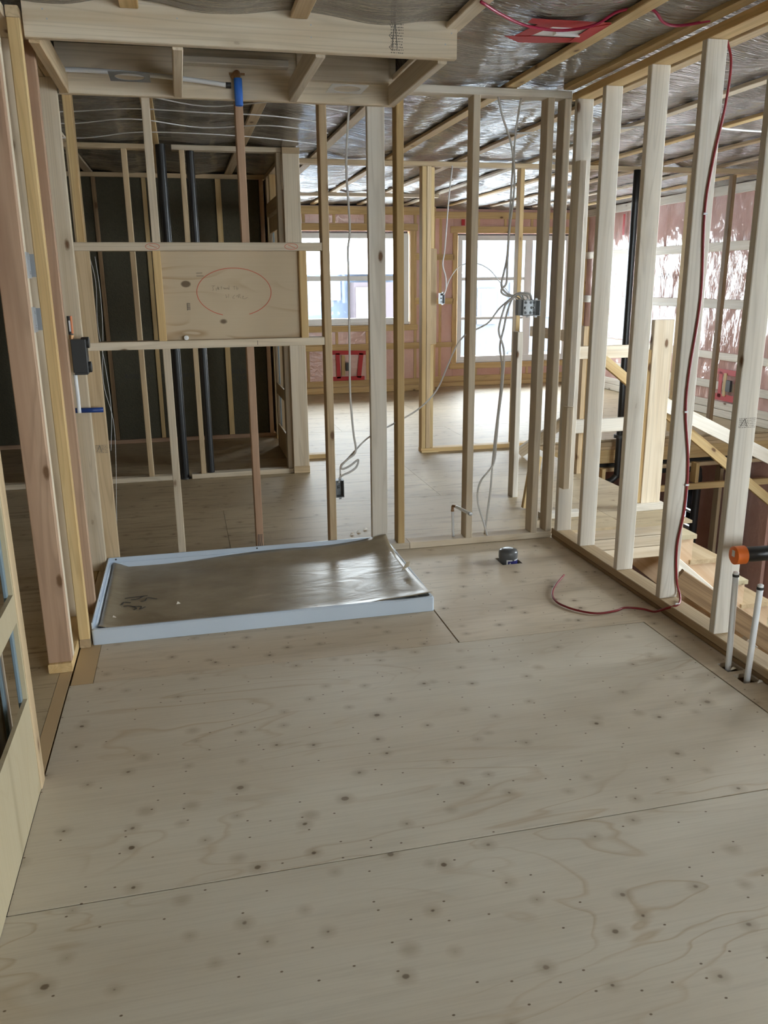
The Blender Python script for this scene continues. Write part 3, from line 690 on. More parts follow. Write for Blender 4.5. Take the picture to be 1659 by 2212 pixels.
# ------------------------------------------------------------------ electrical: boxes and cables
def box(name, label, x0, x1, y0, y1, z0, z1, mat, tabs=True, gangs=1):
    R = root(name, ((x0+x1)/2, y0, z0), label, 'electrical box', 'steel electrical boxes')
    t = .003
    bx('back', R, x0, x1, y1-t, y1, z0, z1, mat); bx('side', R, x0, x0+t, y0, y1-t, z0, z1, mat); bx('side', R, x1-t, x1, y0, y1-t, z0, z1, mat)
    bx('top', R, x0+t, x1-t, y0, y1-t, z1-t, z1, mat); bx('bottom', R, x0+t, x1-t, y0, y1-t, z0, z0+t, mat)
    for gk in range(gangs):
        w = (x1-x0)/gangs; a = x0+gk*w
        for zz in (z0+(z1-z0)*.18, z0+(z1-z0)*.82):
            for f_ in (.3, .7): lathe('knockout', R, (a+w*f_, y1-t-.0004, zz), (0, -1, 0), [(.0075, 0), (.0075, .0014)], STEELD, 12)
        bx('clamp', R, a+w*.35, a+w*.65, y1-t-.012, y1-t, z0+(z1-z0)*.42, z0+(z1-z0)*.58, mat)
        lathe('screw', R, (a+w*.5, y1-t-.012, (z0+z1)/2), (0, -1, 0), [(.004, 0), (.004, .003)], DARKPL, 8)
        bx('mounting_ear', R, a+w*.35, a+w*.65, y0, y0+.002, z1, z1+.009, mat); bx('mounting_ear', R, a+w*.35, a+w*.65, y0, y0+.002, z0-.009, z0, mat)
    return R
b1 = box('outlet_box', 'dark steel outlet box on the stud right of the shower', .760, .806, 4.362, 4.415, .335, .432, STEELD)
b2 = box('switch_box', 'double steel switch box hung high between the far studs', 1.822, 1.922, 4.345, 4.40, 1.297, 1.382, STEEL, gangs=2)
bx('bracket', b2, 1.797, 1.820, 4.36, 4.40, 1.300, 1.385, STEELD)
b3 = box('switch_box', 'small steel switch box on the hall wall stud by the tall window', 2.162, 2.205, 6.985, 7.03, 1.295, 1.385, STEEL)
def cable(label, pts, r=.0055, mat=CABLE, cat='cable', grp='white electrical cables', name='electrical_cable'):
    return tag(tube(name, None, pts, r, mat, 7), label, cat, grp)
ca = lambda pts, y=4.40: [(x, y+(.004*math.sin(i*1.7)), z) for i, (x, z) in enumerate(pts)]
cable('white cable hanging beside the whitewashed stud, looping down to the outlet box', ca([(.888, 2.398), (.869, 2.176), (.861, 2.025), (.867, 1.893), (.874, 1.737), (.862, 1.646), (.862, 1.507), (.859, 1.126), (.859, .904), (.871, .70), (.882, .585), (.835, .54), (.803, .508), (.806, .488), (.85, .505), (.895, .534), (.886, .495), (.85, .47), (.80, .45), (.786, .425), (.784, .41)]), .006)
cable('white cable of the twin drop that curls into the double box', ca([(1.662, 2.398), (1.69, 2.309), (1.747, 2.155), (1.766, 1.974), (1.748, 1.74), (1.742, 1.597), (1.738, 1.476), (1.712, 1.442), (1.718, 1.418), (1.76, 1.402), (1.81, 1.412), (1.86, 1.405), (1.872, 1.38)], 4.395))
cable('white cable of the twin drop nearer the corner, looping above the double box', ca([(1.795, 2.398), (1.775, 2.25), (1.760, 2.05), (1.752, 1.85), (1.746, 1.62), (1.730, 1.53), (1.715, 1.46), (1.745, 1.42), (1.79, 1.405), (1.835, 1.412), (1.848, 1.38)], 4.41))
cable('white cable falling from the double box to the bottom plate, left strand', ca([(1.835, 1.38), (1.80, 1.412), (1.739, 1.365), (1.724, 1.341), (1.702, 1.254), (1.701, 1.204), (1.731, 1.102), (1.728, .922), (1.712, .738), (1.702, .605), (1.686, .47), (1.609, .365), (1.597, .254), (1.629, .14), (1.66, .037)], 4.383))
cable('white cable falling from the double box to the bottom plate, right strand', ca([(1.898, 1.38), (1.88, 1.415), (1.80, 1.41), (1.757, 1.328), (1.738, 1.228), (1.719, 1.128), (1.734, .999), (1.719, .791), (1.706, .631), (1.694, .469), (1.682, .304), (1.654, .037)], 4.412))
cable('white cable slanting across the stud bays from double box to outlet box', ca([(1.84, 1.378), (1.80, 1.40), (1.76, 1.377), (1.707, 1.334), (1.655, 1.267), (1.602, 1.236), (1.522, 1.203), (1.469, 1.147), (1.418, 1.035), (1.352, .897), (1.245, .798), (1.112, .727), (.967, .656), (.885, .585), (.83, .53), (.80, .50), (.797, .42)], 4.42), .0045)
cable('white cable dropping to the small box on the hall wall', [(2.26, 6.99, 2.40), (2.225, 6.98, 2.1), (2.20, 6.98, 1.75), (2.18, 6.975, 1.62), (2.205, 6.97, 1.52), (2.21, 6.97, 1.42), (2.19, 6.985, 1.37)], .006)
cable('thin cable arcing from the small hall box toward the tall window', [(2.20, 6.985, 1.37), (2.24, 6.96, 1.50), (2.32, 6.95, 1.60), (2.44, 6.94, 1.63), (2.58, 6.94, 1.58), (2.70, 6.95, 1.46), (2.87, 6.99, 1.30)], .004)
cable('thin grey cable hanging in the dark bay left of the backing sheet', [(-.66, 6.3, 2.40), (-.65, 6.3, 2.2), (-.63, 6.3, 1.9), (-.60, 6.3, 1.7), (-.57, 6.3, 1.5), (-.585, 6.3, 1.2), (-.56, 6.3, .9), (-.55, 6.3, .6), (-.58, 6.3, .3)], .0022)
cable('faint thread of cable falling behind the left flat studs', [(-.40, 4.52, 1.62), (-.392, 4.52, 1.45), (-.398, 4.52, 1.25), (-.42, 4.52, 1.0), (-.39, 4.52, .8), (-.395, 4.52, .6), (-.42, 4.53, .3), (-.44, 4.53, .003)], .0014)
# ceiling cables over the dark left room
for k, (ya, lb) in enumerate([(4.75, 'nearest of the white cables under the film over the left room'), (5.15, 'second white cable under the film over the left room'), (5.45, 'third white cable sagging under the film over the left room'), (5.9, 'farthest white cable under the film over the left room')]):
    cable(lb, [(-1.2, ya, 2.40), (-.6, ya+.05, 2.405-.01*k), (-.2, ya-.08, 2.40), (.2, ya+.1*(-1)**k, 2.385+.005*k), (.6, ya+.02, 2.405), (1.0, ya+.25, 2.41)], .0034)
cable('white cable along the ceiling strips over the stairwell', [(2.2, 5.6, 2.425), (2.7, 5.35, 2.42), (3.1, 5.0, 2.41), (3.5, 5.05, 2.40), (3.9, 5.2, 2.42)], .006)
# red wire down the right stud and across the floor
w_ = [(2.15, 3.19, 2.383), (2.165, 3.172, 2.30), (2.155, 3.168, 2.15), (2.124, 3.171, 1.939), (2.109, 3.172, 1.742), (2.127, 3.172, 1.416), (2.104, 3.172, 1.108), (2.104, 3.172, .929), (2.139, 3.172, .70), (2.142, 3.172, .487), (2.121, 3.172, .313), (2.134, 3.17, .15), (2.146, 3.155, .085), (2.12, 3.11, .069), (2.084, 3.076, .066), (2.045, 3.10, .045), (2.02, 3.15, .012), (1.99, 3.20, .008), (1.92, 3.235, .008), (1.86, 3.215, .007), (1.763, 3.208, .007), (1.69, 3.265, .007), (1.648, 3.35, .007), (1.646, 3.42, .008), (1.669, 3.491, .010), (1.725, 3.575, .014), (1.823, 3.687, .02)]
rw = tag(tube('red_wire', None, w_, .0052, REDPEX, 8), 'red wire stapled down a right wall stud and curling onto the floor', 'wire')
for p in ((2.109, 3.1685, 1.742), (2.104, 3.1685, .929), (2.142, 3.1685, .60), (2.084, 3.077, .0715)):
    bx('wire_staple', rw, p[0]-.008, p[0]+.008, p[1]-.003, p[1]+.003, p[2]-.004, p[2]+.004, LABELW)
tag(tube('red_wire', None, [(1.10, 3.1, 2.43), (1.22, 3.2, 2.422), (1.35, 3.275, 2.413), (1.50, 3.29, 2.410), (1.60, 3.22, 2.416), (1.67, 3.17, 2.452), (1.77, 3.12, 2.452), (1.86, 3.17, 2.424), (1.95, 3.2, 2.427), (2.03, 3.13, 2.43)], .0055, plain('magenta_red_wire', (.36, .015, .06), .4), 8), 'red wire sagging under the ceiling film by the taped opening', 'wire')
# taped opening in the ceiling film
R = root('taped_opening', (1.53, 3.37, 2.425), 'white ceiling opening edged with torn red tape', 'ceiling opening')
zc = 2.424
def flat(name, parent, pts, z, mat, th=.0015):
    n = len(pts); vs = [(x, y, z) for x, y in pts]+[(x, y, z+th) for x, y in pts]
    fs = [tuple(range(n-1, -1, -1)), tuple(range(n, 2*n))]+[(i, (i+1) % n, n+(i+1) % n, n+i) for i in range(n)]
    return mesh(name, parent, vs, fs, mat, origin=(pts[0][0], pts[0][1], z))
flat('white_lining', R, [(1.455, 3.30), (1.64, 3.27), (1.63, 3.44), (1.425, 3.46)], zc+.004, PVC)
flat('red_tape', R, [(1.345, 3.225), (1.665, 3.215), (1.668, 3.30), (1.46, 3.305), (1.35, 3.275)], zc, REDTAPE)
flat('red_tape', R, [(1.405, 3.27), (1.475, 3.29), (1.425, 3.47), (1.37, 3.45)], zc+.002, REDTAPE)
flat('red_tape', R, [(1.33, 3.46), (1.44, 3.44), (1.64, 3.435), (1.645, 3.49), (1.52, 3.52), (1.42, 3.535)], zc, REDTAPE)
flat('red_tape', R, [(1.61, 3.28), (1.668, 3.22), (1.67, 3.48), (1.615, 3.47)], zc-.002, REDTAPE)
bx('fixture_ridge', R, 1.50, 1.515, 3.35, 3.38, zc-.01, zc+.004, PVC); bx('fixture_ridge', R, 1.52, 1.62, 3.385, 3.395, zc-.006, zc+.004, PVC)

# ------------------------------------------------------------------ wall_closet (second wall, black vent pipes)
YD = 6.50
D = root('wall_closet', (0, YD, 0), 'stud wall beyond the bathroom with two black vent pipes', 'wall', kind='structure')
bx('bottom_plate', D, -1.6, -.10, YD, YD+W4, .001, .039, PALE); bx('bottom_plate', D, -.01, .80, YD, YD+W4, .001, .039, PALE)
bx('top_plate', D, -1.6, -.11, YD, YD+W4, 2.40, 2.434, TAN); bx('top_plate', D, .012, .79, YD, YD+W4, 2.40, 2.434, PALE)
for x in (-1.5, -1.1, -.70, -.335, .062): bx('stud', D, x, x+T, YD, YD+W4, .04, 2.399, TAN)
bx('stud', D, .752, .79, YD+.02, YD+W4+.02, .04, 2.434, PALE)
bx('post', D, .793, .918, YD-.02, YD+.018, .06, 2.39, PALE); bx('post_foot', D, .793, .920, YD-.022, YD+.02, .001, .059, TAN); bx('post_head', D, .793, .922, YD-.02, YD+.04, 2.391, 2.434, TAN)
for (x, lb, z1) in ((-.065, 'wider black vent pipe passing through the plates of the second wall', 2.44), (.138, 'black vent pipe beside a stud of the second wall', 2.40)):
    R = root('vent_pipe', (x, YD+.04, 0), lb, 'pipe', 'black vent pipes')
    lathe('pipe', R, (x, YD+.045, -.2), (0, 0, 1), [(.034 if x < 0 else .029, 0), (.034 if x < 0 else .029, z1+.2)], BLACKABS, 24)
    lathe('sealant_ring', R, (x, YD+.045, .0), (0, 0, 1), [(.045, 0), (.040, .012)], DARKPL, 18)
# stone wool wall
Wl = root('wall_insulated', (0, 8.2, 0), 'party wall filled with dark stone wool batts', 'wall', kind='structure')
xs = [-2.2, -1.52, -1.12, -.70, -.27, .38, .775]
for i in range(len(xs)-1):
    bx('wool_batt', Wl, xs[i]+T+.001, xs[i+1]-.001, 8.215, 8.30, .04, 2.40, WOOL)
    bx('stud', Wl, xs[i], xs[i]+T, 8.205, 8.30, .04, 2.40, STAIN if i != 4 else YEL)
bx('stud', Wl, .38, .43, 8.20, 8.21, .04, 2.40, YEL)
bx('stud', Wl, .776, .814, 8.18, 8.30, .04, 2.40, PINK)
bx('bottom_plate', Wl, -2.2, .83, 8.19, 8.31, .001, .039, PINK); bx('top_plate', Wl, -2.2, .83, 8.19, 8.31, 2.401, 2.44, TAN)
def wt(s, x, z, size): return text('batt_print', Wl, s, size, Matrix.Translation((x, 8.2135, z)) @ Matrix.Rotation(H, 4, 'X'), INK)
wt('COMFORTBATT', -.22, .615, .052); wt('ROXUL <<', .436, .632, .062); wt('R 14 __', .47, .575, .05); wt('- - 14', -.19, .555, .05); wt('ROXUL <<', .735-.32-.98, .62, .055); wt('ROXUL <<', -1.05, .62, .055)
bx('wall_panel', Wl, -4.7, .83, 8.32, 8.34, 0, 2.44, DARK)

# ------------------------------------------------------------------ wall_alcove (along depth, beside the closet) and its pocket frame
F_ = root('wall_alcove', (.86, 7.4, 0), 'short return wall between closet and bright room', 'wall', kind='structure')
bx('stud', F_, .83, .919, 8.06, 8.098, .04, 2.40, TAN); bx('stud', F_, .832, .921, 8.10, 8.138, .04, 2.40, YEL); bx('stud', F_, .83, .919, 7.80, 7.838, 2.18, 2.40, YEL); bx('stud', F_, .83, .919, 6.60, 6.638, .04, 2.40, PALE)
bx('header', F_, .83, .868, 6.64, 8.06, 2.06, 2.18, TAN); bx('header', F_, .872, .91, 6.64, 8.06, 2.06, 2.18, TAN); bx('top_plate', F_, .83, .919, 6.60, 8.19, 2.401, 2.437, TAN)
bx('stud', F_, .83, .919, 7.2, 7.238, 2.181, 2.40, TAN); bx('stud', F_, .936, .974, 8.10, 8.19, .04, 2.40, YEL); bx('bottom_plate', F_, .83, .98, 8.04, 8.2, .001, .039, YEL)
pocket_frame('pocket_door_frame', 'shaded plywood pocket door frame with cut-outs beyond the second wall', .895, 6.66, 7.72, 1, [(.22, .50), (.60, 1.25), (1.33, 1.9)], TAN, 2.02)

# ------------------------------------------------------------------ wall_hall
YE = 7.0
E_ = root('wall_hall', (3, YE, 0), 'open partition across the hall in front of the windows', 'wall', kind='structure')
bx('bottom_plate', E_, .95, 1.15, YE, YE+W4, .001, .039, YEL); bx('bottom_plate', E_, 2.003, 3.06, YE, YE+W4, .001, .039, YEL); bx('bottom_plate', E_, 2.003, 2.16, YE-.02, YE-.001, .001, .02, YEL)
bx('top_plate', E_, .93, 5.72, YE, YE+W4, 2.395, 2.432, TAN)
bx('stud', E_, 2.005, 2.043, YE, YE+W4, .04, 2.394, YEL); bx('stud', E_, 2.046, 2.084, YE, YE+W4, .04, 2.394, TAN); 
bx('stud', E_, 2.87, 2.908, YE, YE+W4, .04, 2.394, YEL)
bx('stud', E_, 4.58, 4.618, YE+.118, YE+.118+W4, .04, 2.394, YEL); bx('stud', E_, 5.0, 5.038, YE+.13, YE+.13+.06, .04, 2.394, STAIN)
bx('scab_board', E_, 2.088, 2.118, YE+.02, YE+.058, .04, .95, YEL); bx('scab_board', E_, 2.088, 2.118, YE+.02, YE+.058, 1.75, 2.39, YEL); bx('scab_board', E_, 2.088, 2.15, YE+.045, YE+.083, .952, 1.748, TAN)
bx('closet_plate', E_, 1.3, 2.95, 9.6, 9.689, 2.40, 2.437, PALE)
# ------------------------------------------------------------------ exterior back wall
def ext(name, label, Y, X0, X1, win, studs, rows, mat, zlo=.0):
    R = root(name, ((X0+X1)/2, Y, 0), label, 'wall', kind='structure'); wx0, wx1, wz0, wz1 = win
    ix = [(X0, wx0-.07, .0, 2.44), (wx1+.07, X1, .0, 2.44), (wx0-.069, wx1+.069, wz1+.03, 2.44), (wx0-.069, wx1+.069, .0, wz0-.03)]
    for a, b, c_, d_ in ix:
        if b-a > .02: bx('insulation_batt', R, a, b, Y+.03, Y+.16, c_, d_, mat)
    for a, b in rows['z']:
        for (p, q) in rows.get('spans', [(X0, wx0-.07), (wx1+.07, X1)]):
            if q-p > .03: bx('furring_strip', R, p, q, Y+.0, Y+.019, a, b, YEL)
    for a, b in rows['zf']: bx('furring_strip', R, X0, X1, Y+.0, Y+.019, a, b, YEL)
    for x in studs:
        for (za, zb) in ([(.03, wz0-.09), (wz1+.125, 2.40)] if wx0-.09 < x < wx1+.06 else [(.03, 2.40)]): bx('stud', R, x, x+T, Y+.0205, Y+.0295, za, zb, YEL)
    bx('window_header', R, wx0-.12, wx1+.12, Y, Y+.02, wz1+.03, wz1+.12, YEL); bx('window_sill_board', R, wx0-.12, wx1+.12, Y, Y+.02, wz0-.085, wz0-.005, YEL)
    bx('jamb_board', R, wx0-.085, wx0-.02, Y, Y+.16, wz0-.004, wz1+.028, YEL); bx('jamb_board', R, wx1+.02, wx1+.085, Y, Y+.16, wz0-.004, wz1+.028, YEL)
    bx('sheathing', R, X0, wx0-.02, Y+.161, Y+.18, -3, 2.5, DARK); bx('sheathing', R, wx1+.02, X1, Y+.161, Y+.18, -3, 2.5, DARK)
    bx('sheathing', R, wx0-.02, wx1+.02, Y+.161, Y+.18, wz1, 2.5, DARK); bx('sheathing', R, wx0-.02, wx1+.02, Y+.161, Y+.18, -3, wz0, DARK)
    return R
wl = ext('wall_back_left', 'pink insulated outer wall around the wide window', 11.2, .9, 3.40, (1.22, 3.03, .916, 2.10), [1.6, 2.0, 2.42, 2.85, 3.10, 3.2], {'z': [(1.755, 1.845), (1.175, 1.265)], 'zf': [(2.33, 2.43), (.58, .665), (.09, .175), (.003, .085)]}, FILM_BACK)
wr_ = ext('wall_back_right', 'pink insulated outer wall around the tall window', 11.5, 3.36, 5.90, (3.83, 5.53, .335, 2.09), [3.55, 4.1, 4.5, 4.9, 5.3], {'z': [(1.76, 1.84), (1.165, 1.247), (.566, .637)], 'zf': [(2.31, 2.40), (.07, .15), (.002, .066)]}, FILM_BACK)
bx('return_board', wr_, 3.365, 3.40, 11.222, 11.497, .003, 2.42, YEL); bx('return_board', wr_, 3.345, 3.40, 11.18, 11.219, .003, .75, YEL)
# tapes on back wall
for lb, pts in [('red tape square stuck round an outlet below the wide window', None)]:
    R = root('tape_square', (2.17, 11.2, .38), lb, 'tape')
    def vt(p, q, w): return lum('tape_strip', R, (p[0], 11.196, p[1]), (q[0], 11.196, q[1]), w, .003, (0, 0, 1) if abs(q[0]-p[0]) > abs(q[1]-p[1]) else (1, 0, 0), REDTAPE)
    vt((1.94, .56), (2.41, .545), .055); vt((1.95, .205), (2.39, .205), .055); vt((2.02, .55), (2.03, .21), .055); vt((2.35, .54), (2.31, .21), .06)
    bx('wood_block', R, 2.07, 2.12, 11.185, 11.196, .245, .52, YEL); bx('outlet', R, 2.125, 2.165, 11.16, 11.196, .31, .42, DARKPL); bx('outlet_rim', R, 2.168, 2.175, 11.165, 11.196, .31, .42, STEEL)
o = bx('tape_patch', None, 3.19, 3.225, 11.196, 11.199, 2.03, 2.31, REDTAPE); tag(o, 'vertical red tape strip right of the wide window', 'tape')
o = bx('tape_patch', None, 3.86, 3.91, 11.494, 11.497, 2.22, 2.30, REDTAPE); tag(o, 'short red tape above the tall window', 'tape')
# windows
def window(name, label, Y, x0, x1, z0, z1, vbars, hbars):
    R = root(name, ((x0+x1)/2, Y, z0), label, 'window', kind='structure'); f = .065
    for a, b, c_, d_ in [(x0, x0+f, z0, z1), (x1-f, x1, z0, z1), (x0+f, x1-f, z0, z0+f+.02), (x0+f, x1-f, z1-f, z1)]: bx('frame', R, a, b, Y+.02, Y+.12, c_, d_, PVC)
    bx('inner_sill', R, x0-.01, x1+.01, Y-.005, Y+.02, z0, z0+.03, PVC)
    for a, b in vbars: bx('mullion', R, a, b, Y+.03, Y+.11, z0+f+.02, z1-f, PVC)
    for a, b, c_, d_ in hbars: bx('transom', R, a, b, Y+.045, Y+.095, c_, d_, PVC)
    bx('pane', R, x0+f-.01, x1-f+.01, Y+.066, Y+.072, z0+f+.01, z1-f+.01, GLASS)
    return R
window('window_1', 'wide white framed window with one crossbar in the back wall', 11.22, 1.22, 3.03, .918, 2.10, [], [(1.285, 2.965, 1.495, 1.556)])
window('window_2', 'tall white framed window with glazing bars near the back corner', 11.52, 3.83, 5.53, .337, 2.09, [(4.84, 4.955)], [(3.895, 4.84, 1.485, 1.525), (3.895, 4.84, .94, .975)])

# ------------------------------------------------------------------ exterior right wall with shiny film
XR = 5.75
RW = root('wall_exterior_right', (XR, 8, 0), 'pink insulated outer wall under shiny clear film on the right', 'wall', kind='structure')
nyy, nzz = 260, 130
Yg, Zg = np.meshgrid(np.linspace(5.2, 11.5, nyy), np.linspace(.03, 2.44, nzz))
f1 = .05*np.abs(vnoise(Yg*4+Zg*1.6, Zg*1.4+7)-.5)+.03*np.abs(vnoise(Yg*7-Zg*2.2+30, Zg*2.6+3)-.5)+.010*vnoise(Yg*15, Zg*11)
V = np.stack([XR+.012-f1*.75, Yg, Zg], -1); gridmesh('vapour_film', RW, V, FILM_PINK, (XR, 8, 1), flip=True)
for (ya, yb, za, zb) in ((5.2, 8.28, -3, 2.5), (8.55, 11.6, -3, 2.5), (8.281, 8.549, -3, -1.42), (8.281, 8.549, -.88, 2.5)): bx('insulation_batt', RW, XR+.03, XR+.15, ya, yb, za, zb, FILM_BACK)

for (z0, z1) in ((.30, .385), (.62, .70), (1.165, 1.262), (1.765, 1.86), (2.335, 2.43), (.005, .085), (.09, .17)): bx('furring_strip', RW, XR-.040, XR-.02, 5.2, 11.45, z0, z1, WHITEWOOD)
bx('corner_board', RW, XR-.06, XR-.01, 11.40, 11.47, .2, 2.4, YEL)
for (ya, yb, za, zb) in ((5.0, 8.28, -3, 2.55), (8.55, 11.8, -3, 2.55), (8.281, 8.549, -3, -1.42), (8.281, 8.549, -.88, 2.55)): bx('sheathing', RW, XR+.16, XR+.18, ya, yb, za, zb, DARK)
bx('sheathing', RW, XR+.16, XR+.18, -2.8, 3.1, -3, 2.55, TAN); bx('sheathing', RW, XR+.16, XR+.18, 3.1, 5.0, 2.3, 2.55, TAN); bx('sheathing', RW, XR+.16, XR+.18, 3.1, 5.0, -3, .3, TAN)
added_window_r = root('added_window_3', (XR+.1, 4.05, .3), 'added white framed window in the right outer wall, out of view, lighting the near room', 'window', kind='structure')  # invented opening, out of view: brings daylight in from the right
for a, b, c_, d_ in [(3.1, 3.17, .3, 2.3), (4.93, 5.0, .3, 2.3), (3.17, 4.93, .3, .37), (3.17, 4.93, 2.23, 2.3)]: bx('frame', added_window_r, XR+.06, XR+.16, a, b, c_, d_, PVC)
bx('pane', added_window_r, XR+.10, XR+.106, 3.16, 4.94, .36, 2.24, GLASS)
R = root('tape_square', (XR, 7.9, .2), 'torn red tape square round an outlet on the shiny right wall', 'tape')
for (a, b, c_, d_) in [(7.72, 8.07, .47, .53), (7.70, 8.10, .19, .26), (7.98, 8.04, .22, .5), (7.70, 7.76, .22, .5)]: bx('tape_strip', R, XR-.045, XR-.041, a, b, c_, d_, REDTAPE)
bx('wood_block', R, XR-.05, XR-.041, 7.90, 7.95, .24, .49, YEL); bx('outlet', R, XR-.07, XR-.041, 7.80, 7.88, .30, .42, DARKPL)
R = root('tape_square', (XR, 9.5, .3), 'small red tape patch with an outlet behind the slanting rail', 'tape')
for (a, b, c_, d_) in [(9.55, 9.85, .60, .66), (9.78, 9.85, .3, .6), (9.5, 9.85, .25, .31)]: bx('tape_strip', R, XR-.045, XR-.041, a, b, c_, d_, REDTAPE)
bx('outlet', R, XR-.07, XR-.041, 9.62, 9.7, .40, .52, DARKPL)
o = bx('tape_patch', None, XR-.045, XR-.042, 10.33, 10.38, 2.04, 2.30, REDTAPE); tag(o, 'red tape streak high on the shiny right wall', 'tape')
st = []; r_ = random.Random(4)
for k in range(9): st.append([Vector((XR-.045, 9.42-k*.03, 1.515+r_.uniform(-.02, .02))), Vector((XR-.045, 9.41-k*.03, 1.54+r_.uniform(-.03, .02))), Vector((XR-.045, 9.40-k*.03, 1.50+r_.uniform(-.03, .01)))])
ribbon('film_print', RW, st, .006, (-1, 0, 0), INK)

# ------------------------------------------------------------------ walls closing the house (behind and left of the camera)
RE = root('wall_rear', (0, -2.7, 0), 'timber outer wall with an added window behind the photographer', 'wall', kind='structure')
for a, b, c_, d_ in [(-4.8, 1.5, -.3, 2.55), (4.9, 5.93, -3, 2.55), (1.5, 4.9, 2.25, 2.55), (1.5, 4.9, -3, .45)]: bx('sheathing', RE, a, b, -2.76, -2.74, c_, d_, TAN)
added_w4 = root('added_window_4', (3.7, -2.7, .45), 'added white framed window behind the photographer, out of view, lighting the near room', 'window', kind='structure')  # unseen window put in to light the near floor and studs from behind
for a, b, c_, d_ in [(1.5, 1.57, .45, 2.25), (4.83, 4.9, .45, 2.25), (1.57, 4.83, .45, .52), (1.57, 4.83, 2.18, 2.25), (3.46, 3.54, .52, 2.18)]: bx('frame', added_w4, a, b, -2.74, -2.64, c_, d_, PVC)
bx('pane', added_w4, 1.56, 4.84, -2.70, -2.694, .51, 2.19, GLASS)
LX = root('wall_exterior_left', (-4.75, 4, 0), 'sheathed outer wall far to the left', 'wall', kind='structure'); bx('sheathing', LX, -4.8, -4.76, -2.74, 11.6, -.3, 2.55, TAN)
BK = root('wall_back_closet', (-2, 11.3, 0), 'sheathed outer wall behind the stone wool room', 'wall', kind='structure'); bx('sheathing', BK, -4.76, .9, 11.3, 11.34, -.3, 2.55, TAN)
bx('sheathing', BK, .86, .90, 8.35, 11.3, -.3, 2.46, PALE)

# ------------------------------------------------------------------ stairs and guard
STR = root('staircase', (3.4, 5.1, -1), 'rough timber stairs going down from the hall edge to the right', 'staircase')
n_st = 11; rise, run = .186, .2225
for k in range(1, n_st+1):
    z = -rise*k; nose = 3.30+run*(k-1)
    bx('tread', STR, nose-.255, nose, 4.715, 5.62, z-.032, z, PLYYEL if k % 2 else TAN)
def stringer(y):
    top = []; 
    for k in range(1, n_st+1):
        z = -rise*k-.034; nose = 3.30+run*(k-1)-.012
        top += [(nose-run, z), (nose, z)]
    top.append((3.30+run*(n_st-1)-.012, -rise*(n_st+1))); 
    xe = top[-1][0]; bot = [(xe, top[-1][1]-.22), (3.09, -.235-.26)]
    poly = top+bot; n = len(poly); vs = [(x, y, z) for x, z in poly]+[(x, y+T, z) for x, z in poly]
    fs = [tuple(range(n)), tuple(range(2*n-1, n-1, -1))]+[(i, i+n, (i+1) % n+n, (i+1) % n) for i in range(n)]
    return mesh('stringer', STR, vs, fs, STRM, origin=(3.5, y, -.6))
# stringer grain follows the slope
m = NT('stringer_wood'); v = m.mapped((1, 1, 1)); rot = m.n('ShaderNodeVectorRotate', rotation_type='Y_AXIS'); rot.inputs['Angle'].default_value = -math.atan2(rise, run); m.l(v, rot.inputs[0])
mu = m.n('ShaderNodeVectorMath', operation='MULTIPLY'); mu.inputs[1].default_value = (.9, 8, 22); m.l(rot.outputs[0], mu.inputs[0])
c = m.mix(m.ramp(m.noise(mu.outputs[0], 1, 4, .5, .6), [(.35, (0, 0, 0)), (.65, (1, 1, 1))]), (.66, .50, .34), (.55, .37, .23)); m.col(c); m.set(Roughness=.6); STRM = m.m
stringer(4.735); stringer(5.56)
def along(x, off): return off-rise/run*(x-3.30)
lum('carriage_rail', STR, (3.09, 4.70, along(3.09, -.50)), (5.3, 4.70, along(5.3, -.50)), .07, T, (0, 0, 1), WHITEWOOD)
lum('carriage_rail', STR, (3.06, 4.66, along(3.06, -.60)), (3.62, 4.66, along(3.62, -.60)), .06, .03, (0, 0, 1), WHITEWOOD)
for x in (3.52, 3.72, 4.05, 4.35): lum('block', STR, (x, 4.66, along(x, -.64)), (x+.09, 4.66, along(x+.09, -.64)), .05, .05, (0, 0, 1), WHITEWOOD)
lum('skirt_board', STR, (3.06, 4.55, -.42), (4.6, 4.2, -1.5), .14, T, (0, 0, 1), STAIN)
GD = root('stair_guard', (3.05, 5.8, 0), 'temporary timber guard rail at the stair opening', 'guard rail')
bx('guard_post', GD, 2.90, 3.04, 4.79, 4.828, .041, 1.237, PALE); bx('guard_post', GD, 2.862, 2.90, 4.80, 4.889, .041, 1.05, YEL)
bx('guard_post', GD, 2.952, 2.99, 5.851, 5.94, .002, 1.145, TAN); bx('guard_post', GD, 2.991, 3.032, 5.851, 5.889, .002, 1.145, YEL)
bx('guard_rail', GD, 2.86, 3.60, 5.812, 5.85, .905, 1.0, PALE); bx('guard_rail', GD, 2.86, 3.60, 5.812, 5.85, .335, .44, WHITEWOOD)
bx('guard_rail', GD, 3.0, 3.038, 5.942, 6.99, 1.005, 1.09, YEL); bx('guard_rail', GD, 3.0, 3.038, 5.942, 6.2, .475, .56, PALE)
lum('slant_rail', GD, (3.10, 5.83, .905), (4.9, 5.83, -.455), .075, T, (0, 0, 1), YEL)
lum('slant_rail', GD, (3.62, 5.79, .545), (5.15, 5.79, -.185), .105, T, (0, 0, 1), WHITEWOOD)
bx('floor_plate', GD, 2.83, 3.06, 4.735, 4.87, .001, .040, WHITEWOOD)
for k in range(1, 4): bx('guard_post', GD, 3.35+k*.55, 3.388+k*.55, 5.852, 5.94, -1.6-.2*k, along(3.35+k*.55, 1.05)-.35, TAN)
